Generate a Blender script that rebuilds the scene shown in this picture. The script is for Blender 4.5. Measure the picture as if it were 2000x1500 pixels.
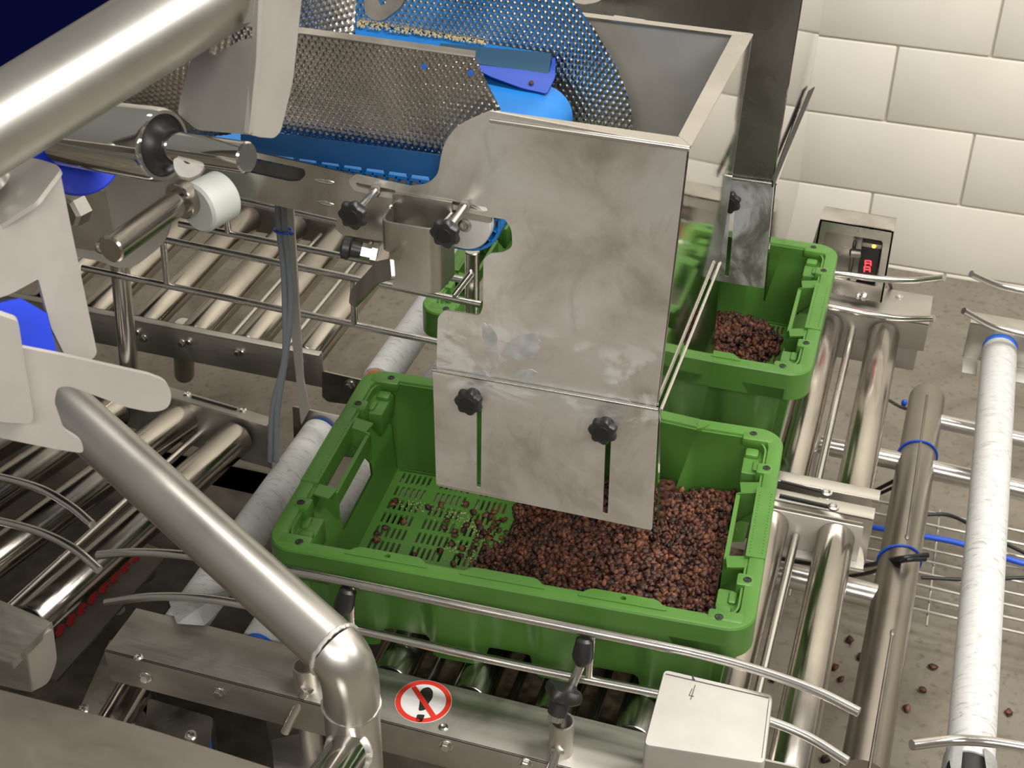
import bpy, bmesh, math, random
import numpy as np
from mathutils import Vector, Matrix
from mathutils.geometry import tessellate_polygon
random.seed(7)
V = Vector
for o in list(bpy.data.objects): bpy.data.objects.remove(o)
SC = bpy.context.scene
COL = SC.collection

# ---------------------------------------------------------------- camera, light, exposure
# x runs along the conveyors, y away from the viewer, z up; z = 0 is the rim of the crates, the floor is at -0.70
CAM = V((0.682266, -1.194866, 1.181079)); F = 2837.84
RX = V((0.953581, 0.300880, 0.012404)); RY = V((0.181760, -0.542233, -0.820333)); RZ = V((-0.240096, 0.784509, -0.571751))
cd = bpy.data.cameras.new('camera'); cam = bpy.data.objects.new('camera', cd); COL.objects.link(cam)
m = Matrix((RX, -RY, -RZ)).transposed().to_4x4(); m.translation = CAM; cam.matrix_world = m
cd.sensor_width = 36; cd.lens = F*36/2000; cd.clip_start = .05; cd.clip_end = 60
cd.dof.use_dof = True; cd.dof.focus_distance = 1.78; cd.dof.aperture_fstop = 14
SC.camera = cam
SC.view_settings.view_transform = 'Standard'; SC.view_settings.look = 'None'
SC.view_settings.exposure = 0.32; SC.view_settings.gamma = 1; SC.view_settings.use_curve_mapping = False

W = bpy.data.worlds.new('hall'); SC.world = W; W.use_nodes = True
nt = W.node_tree; bg = nt.nodes['Background']
tc = nt.nodes.new('ShaderNodeTexCoord'); sx = nt.nodes.new('ShaderNodeSeparateXYZ'); cr = nt.nodes.new('ShaderNodeValToRGB')
nt.links.new(tc.outputs['Generated'], sx.inputs[0])
mr = nt.nodes.new('ShaderNodeMapRange'); mr.inputs[1].default_value = -1; mr.inputs[2].default_value = 1
nt.links.new(sx.outputs['Z'], mr.inputs[0]); nt.links.new(mr.outputs[0], cr.inputs[0]); nt.links.new(cr.outputs[0], bg.inputs[0])
cr.color_ramp.elements[0].color = (.04, .036, .03, 1); cr.color_ramp.elements[1].color = (.50, .48, .45, 1)
e = cr.color_ramp.elements.new(.5); e.color = (.34, .32, .29, 1)
bg.inputs[1].default_value = 0.47
def area(name, loc, to, sx_, sy_, power, col=(1, .96, .9), rz=0):
    d = bpy.data.lights.new(name, 'AREA'); d.shape = 'RECTANGLE'; d.size = sx_; d.size_y = sy_; d.energy = power; d.color = col
    o = bpy.data.objects.new(name, d); COL.objects.link(o); o.location = loc
    o.rotation_euler = (V(to)-V(loc)).to_track_quat('-Z', 'Y').to_euler()
    return o
area('ceiling_and_fill_light', (2.2, .3, 2.9), (.6, .5, 0), .5, 2.8, 125)
area('ceiling_and_fill_light', (1.2, -2.6, 2.3), (.3, .2, .1), 3.0, .7, 72)  # fill lamp added behind the camera to brighten the front plates
area('ceiling_and_fill_light', (.6, 1.0, 3.4), (.6, .9, 0), 2.6, .3, 35)

# ---------------------------------------------------------------- placing helpers
def ray(px, py): return RX*((px-1000)/F) + RY*((py-750)/F) + RZ
def at(px, py, **k):                         # the point seen at a pixel of the survey photo on a known plane (x=, y=, z=) or at a depth (d=)
    (a, v), = k.items(); r = ray(px, py)
    if a == 'd': return CAM + r*v
    i = 'xyz'.index(a); return CAM + r*((v-CAM[i])/r[i])
def onp(px, py, o, n): r = ray(px, py); return CAM + r*((o-CAM).dot(n)/r.dot(n))

# ---------------------------------------------------------------- object helpers
WL = {}
def props(o, label=None, cat=None, group=None, kind=None):
    if label: o['label'] = label
    if cat: o['category'] = cat
    if group: o['group'] = group
    if kind: o['kind'] = kind
    return o
def T(name, label, cat, loc, group=None, kind=None):
    o = bpy.data.objects.new(name, None); COL.objects.link(o); o.location = loc; o.empty_display_size = .02
    WL[o.name] = V(loc); return props(o, label, cat, group, kind)
def obj(name, bm, mat, parent=None, ang=35, smooth=True):
    bmesh.ops.recalc_face_normals(bm, faces=bm.faces[:])
    me = bpy.data.meshes.new(name); 
    if parent is not None: base = WL[parent.name]
    else:
        xs = [v.co for v in bm.verts]
        base = V(((min(c.x for c in xs)+max(c.x for c in xs))/2, (min(c.y for c in xs)+max(c.y for c in xs))/2, min(c.z for c in xs)))
    for v in bm.verts: v.co -= base
    bm.to_mesh(me); bm.free()
    if smooth:
        me.shade_smooth(); me.set_sharp_from_angle(angle=math.radians(ang))
    me.materials.append(mat)
    o = bpy.data.objects.new(name, me); COL.objects.link(o)
    if parent is None: o.location = base
    else: o.parent = parent
    WL[o.name] = V(base); return o
def top(name, bm, mat, label, cat, group=None, kind=None, **k): return props(obj(name, bm, mat, None, **k), label, cat, group, kind)
def struct(name, bm, mat): o = obj(name, bm, mat); o['kind'] = 'structure'; return o
def copy_tree(root, delta=V((0, 0, 0)), label=None, rz=0):
    r = root.copy(); COL.objects.link(r); r.location = root.location + delta; r.rotation_euler.z += rz
    if label: r['label'] = label
    def rec(a, b):
        for ch in list(a.children):
            c = ch.copy(); COL.objects.link(c); c.parent = b; rec(ch, c)
    rec(root, r); return r
def B(): return bmesh.new()
def frame(d):
    d = d.normalized(); a = V((0, 0, 1)) if abs(d.z) < .9 else V((1, 0, 0))
    u = d.cross(a).normalized(); return u, d.cross(u).normalized()
def ring(bm, c, u, w, r, n, ph=0): return [bm.verts.new(c + u*(r*math.cos(2*math.pi*i/n+ph)) + w*(r*math.sin(2*math.pi*i/n+ph))) for i in range(n)]
def skin(bm, rings, cap=True):
    for a, b in zip(rings, rings[1:]):
        n = len(a)
        for i in range(n): bm.faces.new((a[i], a[(i+1) % n], b[(i+1) % n], b[i]))
    if cap: bm.faces.new(rings[0][::-1]); bm.faces.new(rings[-1])
def lathe(bm, p0, p1, prof, n=32, cap=True):          # prof: (distance along axis, radius)
    p0, p1 = V(p0), V(p1); d = (p1-p0).normalized(); u, w = frame(d)
    skin(bm, [ring(bm, p0+d*t, u, w, max(r, 1e-5), n) for t, r in prof], cap)
def cyl(bm, p0, p1, r, n=28, c=.0012, r2=None):
    L = (V(p1)-V(p0)).length; r2 = r if r2 is None else r2; c = min(c, r*.4, L*.3)
    lathe(bm, p0, p1, [(0, r-c), (c, r), (L-c, r2), (L, r2-c)], n)
def pipe(bm, p0, p1, r, t=.003, n=40):                # open-ended tube with wall
    L = (V(p1)-V(p0)).length
    d = (V(p1)-V(p0)).normalized(); u, w = frame(d); p0 = V(p0)
    rs = [ring(bm, p0+d*a, u, w, b, n) for a, b in ((0, r-t), (0, r), (L, r), (L, r-t), (0, r-t))]
    skin(bm, rs[:4], False); skin(bm, [rs[3], rs[0]], False)
    bmesh.ops.delete(bm, geom=rs[4], context='VERTS')
def smooth_path(pts, k=8):
    pts = [V(p) for p in pts]; out = []
    for i in range(len(pts)-1):
        a = pts[i-1] if i else pts[0]*2-pts[1]; b, c = pts[i], pts[i+1]; d = pts[i+2] if i+2 < len(pts) else pts[-1]*2-pts[-2]
        for j in range(k):
            t = j/k; out.append(.5*((2*b)+(c-a)*t+(2*a-5*b+4*c-d)*t*t+(3*b-3*c+d-a)*t**3))
    return out+[pts[-1]]
def tube(bm, pts, r, n=16, smooth=True, k=8, cap=True):
    pts = smooth_path(pts, k) if smooth else [V(p) for p in pts]
    t0 = (pts[1]-pts[0]).normalized(); u, w = frame(t0); rings = []
    for i, p in enumerate(pts):
        t = (pts[min(i+1, len(pts)-1)]-pts[max(i-1, 0)]).normalized()
        u = (u-t*u.dot(t)).normalized(); w = t.cross(u)
        rings.append(ring(bm, p, u, w, r, n))
    skin(bm, rings, cap)
def box(bm, c, s, rot=None, bev=.002, seg=2):
    g = bmesh.ops.create_cube(bm, size=1)['verts']; M = (rot.to_4x4() if rot else Matrix.Identity(4))
    for v in g: v.co = V(c) + (M.to_3x3() @ V((v.co.x*s[0], v.co.y*s[1], v.co.z*s[2])))
    if bev:
        es = list({e for v in g for e in v.link_edges}); bmesh.ops.bevel(bm, geom=es, offset=bev, segments=seg, affect='EDGES', profile=.5)
def bx(bm, x0, x1, y0, y1, z0, z1, bev=.002): box(bm, ((x0+x1)/2, (y0+y1)/2, (z0+z1)/2), (abs(x1-x0), abs(y1-y0), abs(z1-z0)), bev=bev)
def sphere(bm, c, r, sc=(1, 1, 1), n=20):
    g = bmesh.ops.create_uvsphere(bm, u_segments=n, v_segments=n//2, radius=r)['verts']
    for v in g: v.co = V(c)+V((v.co.x*sc[0], v.co.y*sc[1], v.co.z*sc[2]))
def rpoly(pts, r, k=5):                                # rounded corners of a 3D polygon; r a number or list
    out = []; n = len(pts)
    for i in range(n):
        p, a, b = pts[i], pts[i-1], pts[(i+1) % n]; rr = r[i] if isinstance(r, (list, tuple)) else r
        rr = min(rr, (a-p).length*.49, (b-p).length*.49)
        if rr < 1e-5: out.append(p); continue
        s = p+(a-p).normalized()*rr; e_ = p+(b-p).normalized()*rr
        for j in range(k+1):
            t = j/k; out.append(s*(1-t)**2 + p*(2*t*(1-t)) + e_*t*t)
    return out
def sheet(bm, outer, holes, nrm, th):                  # flat plate with holes; front face on the outline, thickness away along -nrm
    loops = [outer]+list(holes); flat = [p for l in loops for p in l]
    f = [bm.verts.new(p) for p in flat]; b = [bm.verts.new(p-nrm*th) for p in flat]
    for t in tessellate_polygon(loops):
        if len({*t}) < 3: continue
        try: bm.faces.new([f[i] for i in t]); bm.faces.new([b[i] for i in reversed(t)])
        except ValueError: pass
    k = 0
    for l in loops:
        n = len(l)
        for i in range(n):
            a, c = k+i, k+(i+1) % n
            try: bm.faces.new((f[a], f[c], b[c], b[a]))
            except ValueError: pass
        k += n
def plane3(a, b, c):
    n = (b-a).cross(c-a).normalized()
    if n.dot(CAM-a) < 0: n = -n
    return a, n
def psheet(bm, o, n, pts, r=0, th=.003, holes=(), hr=0):  # plate outlined on a known plane
    sheet(bm, rpoly([onp(x, y, o, n) for x, y in pts], r), [rpoly([onp(x, y, o, n) for x, y in h], hr) for h in holes], n, th)
PY = lambda y: (V((0, y, 0)), V((0, -1, 0)))
PX = lambda x: (V((x, 0, 0)), V((1, 0, 0)))
PZ = lambda z: (V((0, 0, z)), V((0, 0, 1)))
def hexbolt(bm, p, d, r=.006, h=.005, washer=True):
    d = V(d).normalized(); p = V(p); u, w = frame(d)
    if washer: cyl(bm, p, p+d*.0015, r*1.35, 20, .0004); p = p+d*.0015
    a = ring(bm, p, u, w, r, 6); b_ = ring(bm, p+d*h*.8, u, w, r, 6); c = ring(bm, p+d*h, u, w, r*.82, 6); skin(bm, [a, b_, c])
def screw(bm, p, d, r=.005):
    d = V(d).normalized(); p = V(p); lathe(bm, p, p+d*.003, [(0, r), (.0012, r*.95), (.0024, r*.6), (.0018, r*.35), (.001, r*.3)], 18)
def starknob(bm, p, d, r=.0165, h=.014, lobes=7, dep=.16):
    d = V(d).normalized(); p = V(p); u, w = frame(d); rings = []; n = lobes*8
    for t, s in ((0, .42), (.1, .62), (.3, .86), (.5, 1), (.8, 1), (1, .88), (1.04, .66)):
        rings.append([bm.verts.new(p+d*(h*t)+(u*math.cos(2*math.pi*i/n)+w*math.sin(2*math.pi*i/n))*(r*s*(1-dep*(.5-.5*math.cos(lobes*2*math.pi*i/n))*min(1, s*1.1)))) for i in range(n)])
    skin(bm, rings)
def knobcap(bm, p, d, r): cyl(bm, p, V(p)+V(d).normalized()*.0012, r, 28, .0005)

# ---------------------------------------------------------------- materials
def mat(name): 
    m_ = bpy.data.materials.new(name); m_.use_nodes = True; return m_, m_.node_tree, m_.node_tree.nodes['Principled BSDF']
def nd(t, k, **kw):
    n = t.nodes.new(k)
    for a, b in kw.items(): setattr(n, a, b)
    return n
def ramp(t, fac, stops):
    r = nd(t, 'ShaderNodeValToRGB'); el = r.color_ramp.elements
    while len(el) < len(stops): el.new(.5)
    for e_, (p, c) in zip(el, stops): e_.position = p; e_.color = (*c, 1) if len(c) == 3 else c
    t.links.new(fac, r.inputs[0]); return r.outputs[0]
def noise(t, scale, sc=(1, 1, 1), detail=4, rough=.55, dist=0, rot=(0, 0, 0), loc=(0, 0, 0)):
    c = nd(t, 'ShaderNodeTexCoord'); mp = nd(t, 'ShaderNodeMapping'); mp.inputs['Scale'].default_value = sc; mp.inputs['Rotation'].default_value = rot; mp.inputs['Location'].default_value = loc
    n = nd(t, 'ShaderNodeTexNoise'); n.inputs['Scale'].default_value = scale; n.inputs['Detail'].default_value = detail; n.inputs['Roughness'].default_value = rough; n.inputs['Distortion'].default_value = dist
    t.links.new(c.outputs['Object'], mp.inputs[0]); t.links.new(mp.outputs[0], n.inputs['Vector']); return n.outputs['Fac']
def mixc(t, fac, a, b):
    x = nd(t, 'ShaderNodeMix', data_type='RGBA')
    for s, v in ((0, fac), (6, a), (7, b)):
        if isinstance(v, (tuple, list)): x.inputs[s].default_value = (*v, 1)
        elif isinstance(v, (int, float)): x.inputs[s].default_value = v
        else: t.links.new(v, x.inputs[s])
    return x.outputs[2]
def bump(t, b, h, strength=.2, dist=.001):
    n = nd(t, 'ShaderNodeBump'); n.inputs['Strength'].default_value = strength; n.inputs['Distance'].default_value = dist
    t.links.new(h, n.inputs['Height']); t.links.new(n.outputs[0], b.inputs['Normal'])
def steel(name, col=(.60, .575, .53), r0=.22, r1=.42, brush=(1, 1, 1), bs=300, stain=.25, bstr=.06, metal=1.0, big=9):
    m_, t, b = mat(name); b.inputs['Metallic'].default_value = metal
    n1 = noise(t, big, (1, 1, 1), 5, .6, .6); n2 = noise(t, bs, brush, 2)
    dark = tuple(c*(1-stain) for c in col)
    t.links.new(ramp(t, n1, [(.35, dark), (.6, col)]), b.inputs['Base Color'])
    mx = nd(t, 'ShaderNodeMath', operation='ADD'); t.links.new(n1, mx.inputs[0])
    m2 = nd(t, 'ShaderNodeMath', operation='MULTIPLY'); t.links.new(n2, m2.inputs[0]); m2.inputs[1].default_value = .35; t.links.new(m2.outputs[0], mx.inputs[1])
    mr_ = nd(t, 'ShaderNodeMapRange'); mr_.inputs[1].default_value = .45; mr_.inputs[2].default_value = .9; mr_.inputs[3].default_value = r0; mr_.inputs[4].default_value = r1
    t.links.new(mx.outputs[0], mr_.inputs[0]); t.links.new(mr_.outputs[0], b.inputs['Roughness'])
    bump(t, b, n2, bstr, .00012); return m_
def plain(name, col, rough=.5, metal=0, spec=None, ns=0, namp=.25, bs=0, bstr=.1, coat=0):
    m_, t, b = mat(name); b.inputs['Base Color'].default_value = (*col, 1); b.inputs['Roughness'].default_value = rough; b.inputs['Metallic'].default_value = metal
    if ns: t.links.new(ramp(t, noise(t, ns, detail=6), [(.35, tuple(c*(1-namp) for c in col)), (.65, tuple(min(1, c*(1+namp*.5)) for c in col))]), b.inputs['Base Color'])
    if bs: bump(t, b, noise(t, bs, detail=3), bstr, .001)
    if coat: b.inputs['Coat Weight'].default_value = coat
    return m_
def emit(name, col, s):
    m_, t, b = mat(name); b.inputs['Base Color'].default_value = (0, 0, 0, 1); b.inputs['Emission Color'].default_value = (*col, 1); b.inputs['Emission Strength'].default_value = s; return m_
ST = steel('satin_steel', bs=30, bstr=.01)
ST_PIPE = steel('brushed_pipe_steel', (.64, .615, .57), .32, .44, (1, 1, 1), 12, .08, 0, big=4)
ST_TUBE = steel('stained_tube_steel', (.40, .365, .32), .28, .4, (1, 1, 1), 12, .15, 0, big=5)
ST_ROLL = steel('roller_steel', (.50, .462, .41), .14, .26, (1, .02, 1), 400, .15, .05)
ST_BEAM = steel('matt_beam_steel', (.50, .475, .43), .42, .6, (.05, 1, 1), 260, .15, .05)
ST_DARK = steel('dull_dark_steel', (.30, .28, .25), .4, .6, (1, 1, 1), 200, .3, .06)
ST_ROD = steel('bright_rod_steel', (.66, .64, .60), .2, .3, (1, 1, 1), 40, .08, 0)
ST_BLAST = plain('bead_blasted_light_steel', (.53, .505, .465), .5, .6, ns=14, namp=.08)
MIRROR = steel('polished_steel', (.66, .65, .62), .035, .09, (1, 1, .04), 260, .06, .012)
DIMP = steel('dimpled_sheet_steel', (.60, .57, .52), .16, .3, (1, 1, 1), 100, .3, .01)
ST_WELD = steel('weld_steel', (.70, .68, .64), .4, .55, bs=200, bstr=.3, stain=.1, metal=.8)
ST_FL = steel('flange_steel', (.66, .63, .585), .24, .36, bs=20, bstr=0, stain=.1)
ST_REAR = steel('shaded_hopper_steel', (.34, .335, .325), .22, .34, bs=20, bstr=0, stain=.2)  # hopper steel darkened: shadow and dark reflections are painted into the colour
def smudged():
    m_, t, b = mat('smudged_hopper_steel')
    n1 = noise(t, 8, (1, 1, 1), 7, .62, .5); n2 = noise(t, 240, (1, 1, .04), 2); n3 = noise(t, 13, (1, 1, 1.6), 8, .7, .7, loc=(3, 1, 7)); n4 = noise(t, 26, (1, 1, .5), 6, .6, .8, loc=(5, 5, 5))
    base = ramp(t, n1, [(.34, (.47, .43, .375)), (.47, (.64, .605, .555)), (.58, (.72, .70, .66)), (.7, (.77, .765, .75))])
    base = mixc(t, ramp(t, n4, [(.60, (0,)*3), (.74, (.45,)*3)]), base, (.36, .335, .29))
    c = nd(t, 'ShaderNodeTexCoord'); sp = nd(t, 'ShaderNodeSeparateXYZ'); t.links.new(c.outputs['Object'], sp.inputs[0])
    band = ramp(t, sp.outputs['Z'], [(.155, (0,)*3), (.175, (1,)*3), (.235, (1,)*3), (.285, (0,)*3)])
    sm_ = ramp(t, n3, [(.50, (0,)*3), (.57, (.55,)*3), (.66, (.8,)*3)])
    mu = nd(t, 'ShaderNodeMath', operation='MULTIPLY'); t.links.new(band, mu.inputs[0]); t.links.new(sm_, mu.inputs[1])
    t.links.new(mixc(t, mu.outputs[0], base, (.80, .795, .79)), b.inputs['Base Color'])
    me_ = nd(t, 'ShaderNodeMapRange'); me_.inputs[3].default_value = .72; me_.inputs[4].default_value = .3; t.links.new(mu.outputs[0], me_.inputs[0]); t.links.new(me_.outputs[0], b.inputs['Metallic'])
    t.links.new(ramp(t, n1, [(.3, (.27,)*3), (.5, (.38,)*3), (.7, (.33,)*3)]), b.inputs['Roughness'])
    bump(t, b, n2, .05, .0002); return m_
ST_HOP = smudged()
def residue():
    m_, t, b = mat('floury_steel'); n = noise(t, 16, (1, 1, .7), 8, .7, .5)
    t.links.new(ramp(t, n, [(.36, (.27, .26, .24)), (.6, (.50, .51, .52))]), b.inputs['Base Color'])
    t.links.new(ramp(t, n, [(.42, (.9,)*3), (.58, (.3,)*3)]), b.inputs['Metallic']); b.inputs['Roughness'].default_value = .45
    bump(t, b, n, .3, .001); return m_
ST_FLOUR = residue()
def green():
    m_, t, b = mat('green_crate_plastic'); n = noise(t, 8, detail=5); n2 = noise(t, 900, detail=2)
    t.links.new(ramp(t, n, [(.3, (.056, .150, .024)), (.7, (.074, .190, .032))]), b.inputs['Base Color'])
    b.inputs['Roughness'].default_value = .36; b.inputs['Specular IOR Level'].default_value = .4
    bump(t, b, n2, .05, .0004); return m_
GREEN = green()
def rubber():
    m_, t, b = mat('white_rubber_sleeve'); n = noise(t, 22, (1, 3.2, 1), 6, .62, 2.5); n2 = noise(t, 5, detail=3)
    a = ramp(t, n, [(.32, (.33, .32, .30)), (.44, (.50, .50, .49)), (.7, (.56, .56, .555))])
    t.links.new(a, b.inputs['Base Color']); b.inputs['Roughness'].default_value = .5; bump(t, b, n, .1, .001); return m_
RUB = rubber()
BLUE = plain('blue_plastic', (.005, .035, .52), .35)
BLUE_CAP = plain('blue_ring_plastic', (.01, .12, .6), .4)
BELT = plain('light_blue_belt', (.012, .165, .50), .32, ns=20, namp=.12)
BELT_D = plain('deep_blue_belt', (.001, .0015, .014), .9)
BELT_D.node_tree.nodes['Principled BSDF'].inputs['Specular IOR Level'].default_value = 0
FLAP = plain('translucent_blue_flap', (.02, .06, .36), .3)
SLATE = plain('slate_blue_bar', (.03, .085, .15), .38, .3)
BLACK = plain('black_plastic', (.018, .018, .018), .42, bs=900, bstr=.08)
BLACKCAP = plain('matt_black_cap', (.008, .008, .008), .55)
RUBBER_K = plain('black_cable', (.012, .012, .013), .45)
GREYC = plain('grey_cable', (.20, .22, .24), .5)
BLUEC = plain('blue_hose', (.01, .08, .55), .35)
NYLON = plain('white_nylon', (.44, .46, .43), .45)
DISC = plain('white_end_cap', (.60, .59, .57), .4, .2, ns=30, namp=.1)
ORANGE = plain('orange_ring', (.55, .10, .01), .4)
WHITE = plain('white_casing', (.58, .56, .52), .5, .25, ns=9, namp=.05)
FLOURM = plain('flour_dust', (.55, .47, .27), .9)
REDW = plain('red_marking', (.30, .008, .008), .6)
STK_W = plain('sticker_white', (.72, .70, .70), .45, ns=60, namp=.05); STK_R = plain('sticker_red', (.62, .035, .02), .45); STK_K = plain('sticker_black', (.02, .022, .018), .5)
INK = plain('pencil_mark', (.05, .05, .06), .6)
LED_R = emit('red_led', (1, .02, .03), 6); LED_Y = emit('amber_led', (1, .45, .03), 6)
def raisin_m(name, a, c):
    m_, t, b = mat(name); n = noise(t, 160, detail=4); oi = nd(t, 'ShaderNodeObjectInfo'); n2 = noise(t, 55, detail=2)
    t.links.new(mixc(t, ramp(t, n2, [(.4, (0,)*3), (.62, (1,)*3)]), a, c), b.inputs['Base Color'])
    b.inputs['Roughness'].default_value = .5; b.inputs['Specular IOR Level'].default_value = .35; bump(t, b, n, .8, .0015); return m_
RAIS = raisin_m('raisin_skin', (.022, .010, .008), (.115, .042, .024))
RAIS2 = raisin_m('amber_raisin_skin', (.06, .022, .012), (.19, .072, .034))
def concrete():
    m_, t, b = mat('dirty_concrete'); n = noise(t, 3.5, (1, 1, 1), 8, .65, .8); n2 = noise(t, 60, detail=5)
    c1 = ramp(t, n, [(.3, (.10, .083, .060)), (.5, (.175, .153, .118)), (.7, (.225, .20, .16))])
    t.links.new(mixc(t, ramp(t, n2, [(.30, (.6,)*3), (.45, (0,)*3)]), c1, (.07, .055, .04)), b.inputs['Base Color']); b.inputs['Roughness'].default_value = .6; bump(t, b, n2, .25, .002); return m_
CONC = concrete()
def paint():
    m_, t, b = mat('cream_painted_block'); n = noise(t, 4, detail=6); n2 = noise(t, 120, (1, 1, .25), detail=5)
    t.links.new(ramp(t, n, [(.3, (.68, .645, .565)), (.7, (.75, .715, .635))]), b.inputs['Base Color']); b.inputs['Roughness'].default_value = .5; bump(t, b, n2, .15, .002); return m_
PAINT = paint(); JOINT = plain('painted_mortar', (.58, .54, .47), .7)

# ---------------------------------------------------------------- setting
bm = B(); bx(bm, -3.5, 3.5, -2.5, 2.3, -.80, -.70, 0); struct('floor', bm, CONC)
bm = B(); WY = 2.2
bx(bm, -3.5, 3.5, WY+.003, WY+.15, -.75, 2.6, 0)
wall = struct('wall_back', bm, JOINT)
bm = B()
zc = at(1750, 382, y=WY).z; H_ = (at(1750, 88, y=WY).z-zc)/2; xs0 = [at(1888, 335, y=WY).x, at(1742, 160, y=WY).x]; LB = 2*(xs0[0]-xs0[1])
for r_ in range(-3, 13):
    z0 = zc+(r_)*H_; zz0, zz1 = max(z0+.0022, -.75), min(z0+H_-.0022, 2.6)
    if zz1 <= zz0: continue
    off = xs0[0] if r_ % 2 == 0 else xs0[1]
    for k in range(-9, 8):
        x0 = off+k*LB+.0022; x1 = x0+LB-.0044
        if x1 < -3.4 or x0 > 3.4: continue
        bx(bm, x0, x1, WY-.005, WY+.01, zz0, zz1, .004)
o = obj('block_face', bm, PAINT, wall)

# ---------------------------------------------------------------- crates
def rrect(x0, y0, x1, y1, r, n=8):
    out = []
    for cx, cy, a0 in ((x1-r, y0+r, -90), (x1-r, y1-r, 0), (x0+r, y1-r, 90), (x0+r, y0+r, 180)):
        for i in range(n+1):
            a = math.radians(a0+90*i/n); out.append((cx+r*math.cos(a), cy+r*math.sin(a)))
    return out
def resample(loop, step):
    out = []; n = len(loop)
    for i in range(n):
        a, b_ = V((*loop[i], 0)), V((*loop[(i+1) % n], 0)); L = (b_-a).length; k = max(1, int(L/step))
        for j in range(k): out.append(a.lerp(b_, j/k))
    return out
CL, CW, CH = .6, .4, .17
def crate(label, origin, yaw):
    t = T('plastic_crate', label, 'crate', origin, 'green stacking crates on the roller conveyors')
    ox = V(origin)
    # shell: inner and outer wall from one loop with flutes on the long sides
    bm = B(); base = resample(rrect(.018, .018, CL-.018, CW-.018, .03), .006); N = len(base)
    nr = []
    for i in range(N):
        d = (base[(i+1) % N]-base[i-1]).normalized(); nr.append(V((d.y, -d.x, 0)))
    def flute(p):
        if abs(p.y-CW/2) < CW/2-.03: return 0
        f = math.cos(2*math.pi*(p.x-.235)/.135); return -.5+.5*max(-1, min(1, f*2.4))
    def lev(z, off):
        k = (-z-.03)/(CH-.03); k = max(0, min(1, k)); res = []
        for p, n_ in zip(base, nr):
            ins = .004+k*.012; fl = flute(p)*.012*min(1, k*2.2+.15) if z < -.035 else 0
            if min(p.x, CL-p.x) < .02 and abs(p.y-CW/2) < .166: ins += .024*max(0, min(1, (-z-.03)/.03))
            zz = z
            if z <= -CH+1e-4: zz = -CH if (flute(p) > -.6 or abs(p.y-CW/2) < CW/2-.03) else -.147
            res.append(bm.verts.new(ox+p-n_*ins+n_*(fl+off)+V((0, 0, zz))))
        return res
    zs = [-.004, -.03, -.045, -.06, -.08, -.1, -.12, -.140, -CH]
    outer = [lev(z, .0014) for z in zs]; inner = [lev(z, -.0014) for z in zs]
    for L in (outer, inner): skin(bm, L, False)
    skin(bm, [outer[-1], inner[-1]], False); skin(bm, [outer[0], inner[0]], False)
    def hand_hole(f):
        c = f.calc_center_median()-ox
        return min(c.x, CL-c.x) < .06 and abs(c.y-CW/2) < .062 and -.079 < c.z < -.031
    bmesh.ops.delete(bm, geom=[f for f in bm.faces if hand_hole(f)], context='FACES')
    obj('crate_wall', bm, GREEN, t, 40)
    # rim lip and skirt
    bm = B(); n = 10; Lp = []
    for ins, z, r in ((.0, -.030, .034), (0, -.003, .034), (.0015, -.0006, .033), (.004, 0, .032), (.013, 0, .026), (.0190, -.0012, .022), (.0208, -.005, .021), (.0212, -.026, .021), (.0175, -.026, .021), (.013, -.005, .024), (.0035, -.005, .032), (.0028, -.03, .033), (.0, -.030, .034)):
        Lp.append([bm.verts.new(ox+V((x, y, z))) for x, y in rrect(ins, ins, CL-ins, CW-ins, r, n)])
    skin(bm, Lp, False)
    for v in bm.verts:                                  # the skirt is deeper round the corners
        p = v.co-ox
        if p.z < -.027:
            if min(p.x, CL-p.x) < .075: v.co.z -= .016
    bmesh.ops.remove_doubles(bm, verts=bm.verts, dist=1e-5)
    for sy in (0, 1):                                   # corner skirt along the long sides
        for x0, x1 in ((.03, .085), (CL-.085, CL-.03)):
            y = 0 if sy == 0 else CW
            pts = [V((x0, y, -.028)), V((x1+(.012 if x0 < .3 else 0), y, -.028)), V((x1, y, -.046)), V((x0, y, -.046))] if x0 < .3 else [V((x0-.012, y, -.028)), V((x1, y, -.028)), V((x1, y, -.046)), V((x0, y, -.046))]
            sheet(bm, [ox+p for p in pts], [], V((0, -1 if sy == 0 else 1, 0)), .0028)
    obj('rim', bm, GREEN, t, 30)
    # raised tabs with a hole along the long rims
    for sy in (0, 1):
        for cx in ((.155, .30, .445)):
            bm = B(); y0, y1 = (.0105, .0265) if sy == 0 else (CW-.0265, CW-.0105)
            w = .055; inn = y1 if sy == 0 else y0; ot = y0 if sy == 0 else y1
            P = [(cx-w, ot), (cx+w, ot), (cx+w*.72, inn), (cx-w*.72, inn)]
            hole = [ox+V((cx+.0036*math.cos(a), (ot+inn)/2+.0036*math.sin(a), .0012)) for a in [math.radians(q) for q in range(0, 360, 24)]]
            sheet(bm, rpoly([ox+V((x, y, .0012)) for x, y in P], .006), [hole] if cx != .30 else [], V((0, 0, 1)), .005)
            obj('rim_tab', bm, GREEN, t, 30)
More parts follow.
